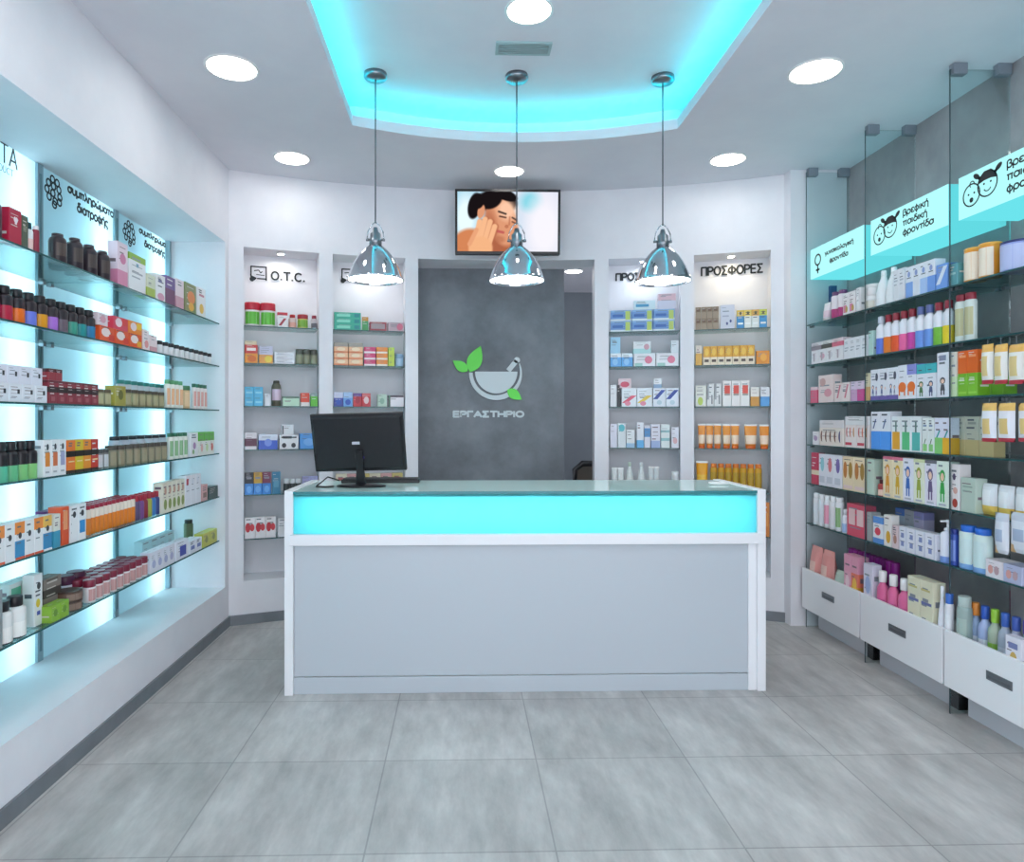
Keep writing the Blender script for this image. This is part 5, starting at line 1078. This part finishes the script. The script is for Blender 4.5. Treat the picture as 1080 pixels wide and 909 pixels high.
C(u, 5, 944, 974, 38, 3, ['grey carton with blue top at the back', 'grey carton at the back', 'lavender carton at the back'], ['#a8b4c0', '#a8acb4', '#b4b0cc'], bands=((.8, 1, ['#4c74bc', '#a8acb4', '#8c8cc0']),), back=.13)
C(u, 5, 948, 987, 26, 4, 'white carton with blue marks', '#e6e8f2', dec=(('r', .25, .55, .6, .75, '#8490c0'), ('r', .25, .2, .6, .4, '#8490c0'), ('r', .8, .0, .95, 1, '#d4d8e8')), d=.06)
B('pump', u, 5, 988, 998, 45, 1, 'white pump bottle with blue foot', '#e6e8f4', cap='#f0f2f6', low='#7c9cdc', lowv=.15)
B('tall', u, 5, 999, 1005.5, 38, 1, 'narrow royal blue bottle', '#3c58b4', cap='#34449c', lab='#7c94dc')
B('tall', u, 5, 1007, 1037, 46, 2, 'mint white large bottle with blue cap', '#d4e6e2', cap='#2c6cd0', lab='#d0e4e4', low='#7ca8dc', lowv=.14, flat=.8)
C(u, 5, 1039, 1078, 19, 2, ['low white carton with pink pictures', 'low lavender carton'], ['#e6dde2', '#b8bcd8'], dec=(('e', .15, .2, .45, .7, '#d89c94'), ('e', .5, .2, .8, .7, '#c0a0a8')), d=.09)
# ---------------------------------------------------------------- goods standing in the drawers
u = UD
run(u, 0, 'pouch', 850, 874, 52, 2, 'salmon pink soft pack', '#e29a94', d=.09, dec=(('r', .2, .4, .7, .7, '#efc8bc'),)); run(u, 0, 'pouch', 875, 889, 38, 1, 'pale green soft pack', '#b4c8bc', d=.09)
C(u, 0, 890, 905, 62, 2, ['pink and white carton in the far drawer', 'orange and pink carton in the far drawer'], ['#e4a8bc', '#e87c64'], bands=((.2, .5, ['#e08ca8', '#e0a03c']), (.72, 1, '#e4a0b8')), dec=(('e', .2, .4, .8, .65, ['#efd0d8', '#f0c04c']),), d=.07)
B('jar', u, 0, 893, 944, 62, 9, 'magenta jar with violet lid at the back', '#b42c94', cap='#8c1c84', back=.13, lab='#d07cc0', rows=1)
C(u, 0, 910.5, 920, 62, 1, 'white carton with lavender picture', '#dcd8e8', dec=(('e', .2, .5, .8, .8, '#a4b4dc'),), d=.06)
B('bottle', u, 0, 921, 955, 62, 3, 'pink bottle with white cap', '#e06c9c', cap='#f0eef0', lab='#c85c94', flat=.7)
C(u, 0, 957, 984, 74, 2, 'cream carton with blue line', '#e2dfc4', dec=(('r', .1, .66, .9, .70, '#6c74a8'), ('r', .1, .3, .9, .33, '#c8c08c'), ('r', .1, .85, .8, .88, '#c8bc7c')), d=.07)
B('taper', u, 0, 985.5, 993, 76, 1, 'slim white bottle beside the cream cartons', '#e6e6ee', cap='#eceef2'); B('tall', u, 0, 994, 1000.5, 72, 1, 'white bottle with black heart mark', '#e6e8ee', cap='#3c6cc0', lab='#eceef2')
B('tall', u, 0, 1005, 1016, 76, 1, 'grey green spray bottle', '#98aca8', cap='#b0c0bc', lab='#a8bcb4')
B('bottle', u, 0, 1018, 1083, 74, 6, ['pale blue bottle with orange cap', 'clear blue bottle with royal blue cap', 'lime green bottle with clear cap', 'clear bottle with blue cap', 'grey violet bottle with blue cap', 'teal bottle with violet cap'], ['#8ca4c4', '#a4b4dc', '#a8b8a4', '#a4b0c0', '#a8a8bc', '#8cb4b4'], cap=['#e08c3c', '#2c58b8', '#94c43c', '#3c64b8', '#3c58a8', '#5c4ca0'], lab=['#c4ccd8', '#dfe4f0', '#8cbc4c', '#c4ccd8', '#e0e0e6', '#c4d4d4'], back=.05)
C(u, 0, 1060, 1077, 62, 1, 'white carton with golden heart in the near drawer', '#e4e2ec', dec=(('e', .3, .5, .75, .75, '#cca85c'), ('r', .2, .8, .8, .9, '#7c84b4'), ('r', .5, .2, 1, .4, '#5c5c64')), d=.04)
label_goods()
for g in GOODS:
    if len(g['o']['label'].replace('-', ' ').split()) > 16: print('LONG', len(g['o']['label'].split()), g['o']['label'])
# ---------------------------------------------------------------- bags hanging on hooks in front of the shelves
def bag(px0, px1, ytop, ybot, desc, body, bands, dec, shelf, word):
    X = RX-.055; mid = (px0+px1)/2; T = atx(mid, ytop, X); Bm = atx(mid, ybot, X)
    w_ = abs(atx(px0, ytop, X).y-atx(px1, ytop, X).y)*.985; h_ = T.z-Bm.z
    e = empty('hanging_bag', (X, T.y, Bm.z), -PI/2, desc, 'bag', 'bags hanging in front of the right wall shelves')
    me = pouch(w_, .04, h_, body, bands, dec)[0][1]; o = bpy.data.objects.new('pouch', me); COL.objects.link(o); o.parent = e
    top = RSH[shelf]-.008-Bm.z
    m = MB(); m.tube([(0, .02, h_-.015), (0, .02, top-.012), (0, .045, top-.004), (0, .09, top-.004)], .002, STEEL, 6); m.build('hook', e)
YB, RB = '#e6c078', '#c23444'
bb = ((0, .12, RB), (.80, 1, '#e8b45c'))
for i, (a, b_) in enumerate(((1031, 1043.5), (1044, 1058.5), (1059, 1076), (1076.5, 1096))):
    bag(a, b_, 363, 405, f'white and yellow bag with red foot, {ordinal(i)} of upper hanging row, right wall', '#eae6e0', bb, (('r', .2, .25, .8, .65, '#e0c88c'),), 1, 'upper')
for i, (a, b_) in enumerate(((1031, 1047), (1048, 1066.5), (1069, 1090))):
    bag(a, b_, 425, 466, f'white and yellow bag with red foot, {ordinal(i)} of lower hanging row, right wall', '#e9e7ee', ((0, .07, RB), (.8, 1, '#e8bc68')), (('r', .2, .25, .75, .55, '#e4c480'),), 2, 'lower')
for i, (a, b_) in enumerate(((1045, 1060), (1061, 1085))):
    bag(a, b_, 541, 584, f'white bag with grey blue print, {ordinal(i)} of the two hanging lowest, right wall', '#dcdfe8', ((.85, 1, '#c8ccd8'),), (('r', .2, .3, .7, .6, '#a8b4cc'), ('r', 0, 0, .3, .2, '#d8b078')), 4, 'low')
# ================================================================== CAMERA, DAYLIGHT, VIEW
cd = bpy.data.cameras.new('camera'); cam = bpy.data.objects.new('camera', cd); COL.objects.link(cam)
cam.location = (0, 0, H); cam.rotation_euler = (PI/2, 0, -YAW)
cd.sensor_fit = 'HORIZONTAL'; cd.sensor_width = 36; cd.lens = F/1080*36
cd.shift_x = (540-CX)/1080; cd.shift_y = -(454.5-CY)/1080
cd.clip_start = .01; cd.clip_end = 100
S.camera = cam
wd = bpy.data.worlds.new('daylight'); S.world = wd; wd.use_nodes = True
bg = wd.node_tree.nodes['Background']; bg.inputs[0].default_value = (.86, .91, 1, 1); bg.inputs[1].default_value = 2.4
vs_ = S.view_settings; vs_.view_transform = 'Standard'; vs_.look = 'None'; vs_.gamma = 1; vs_.use_curve_mapping = False; vs_.exposure = .25
S.cycles.max_bounces = 8; S.cycles.diffuse_bounces = 4; S.cycles.glossy_bounces = 4; S.cycles.transparent_max_bounces = 16; S.cycles.sample_clamp_indirect = 6
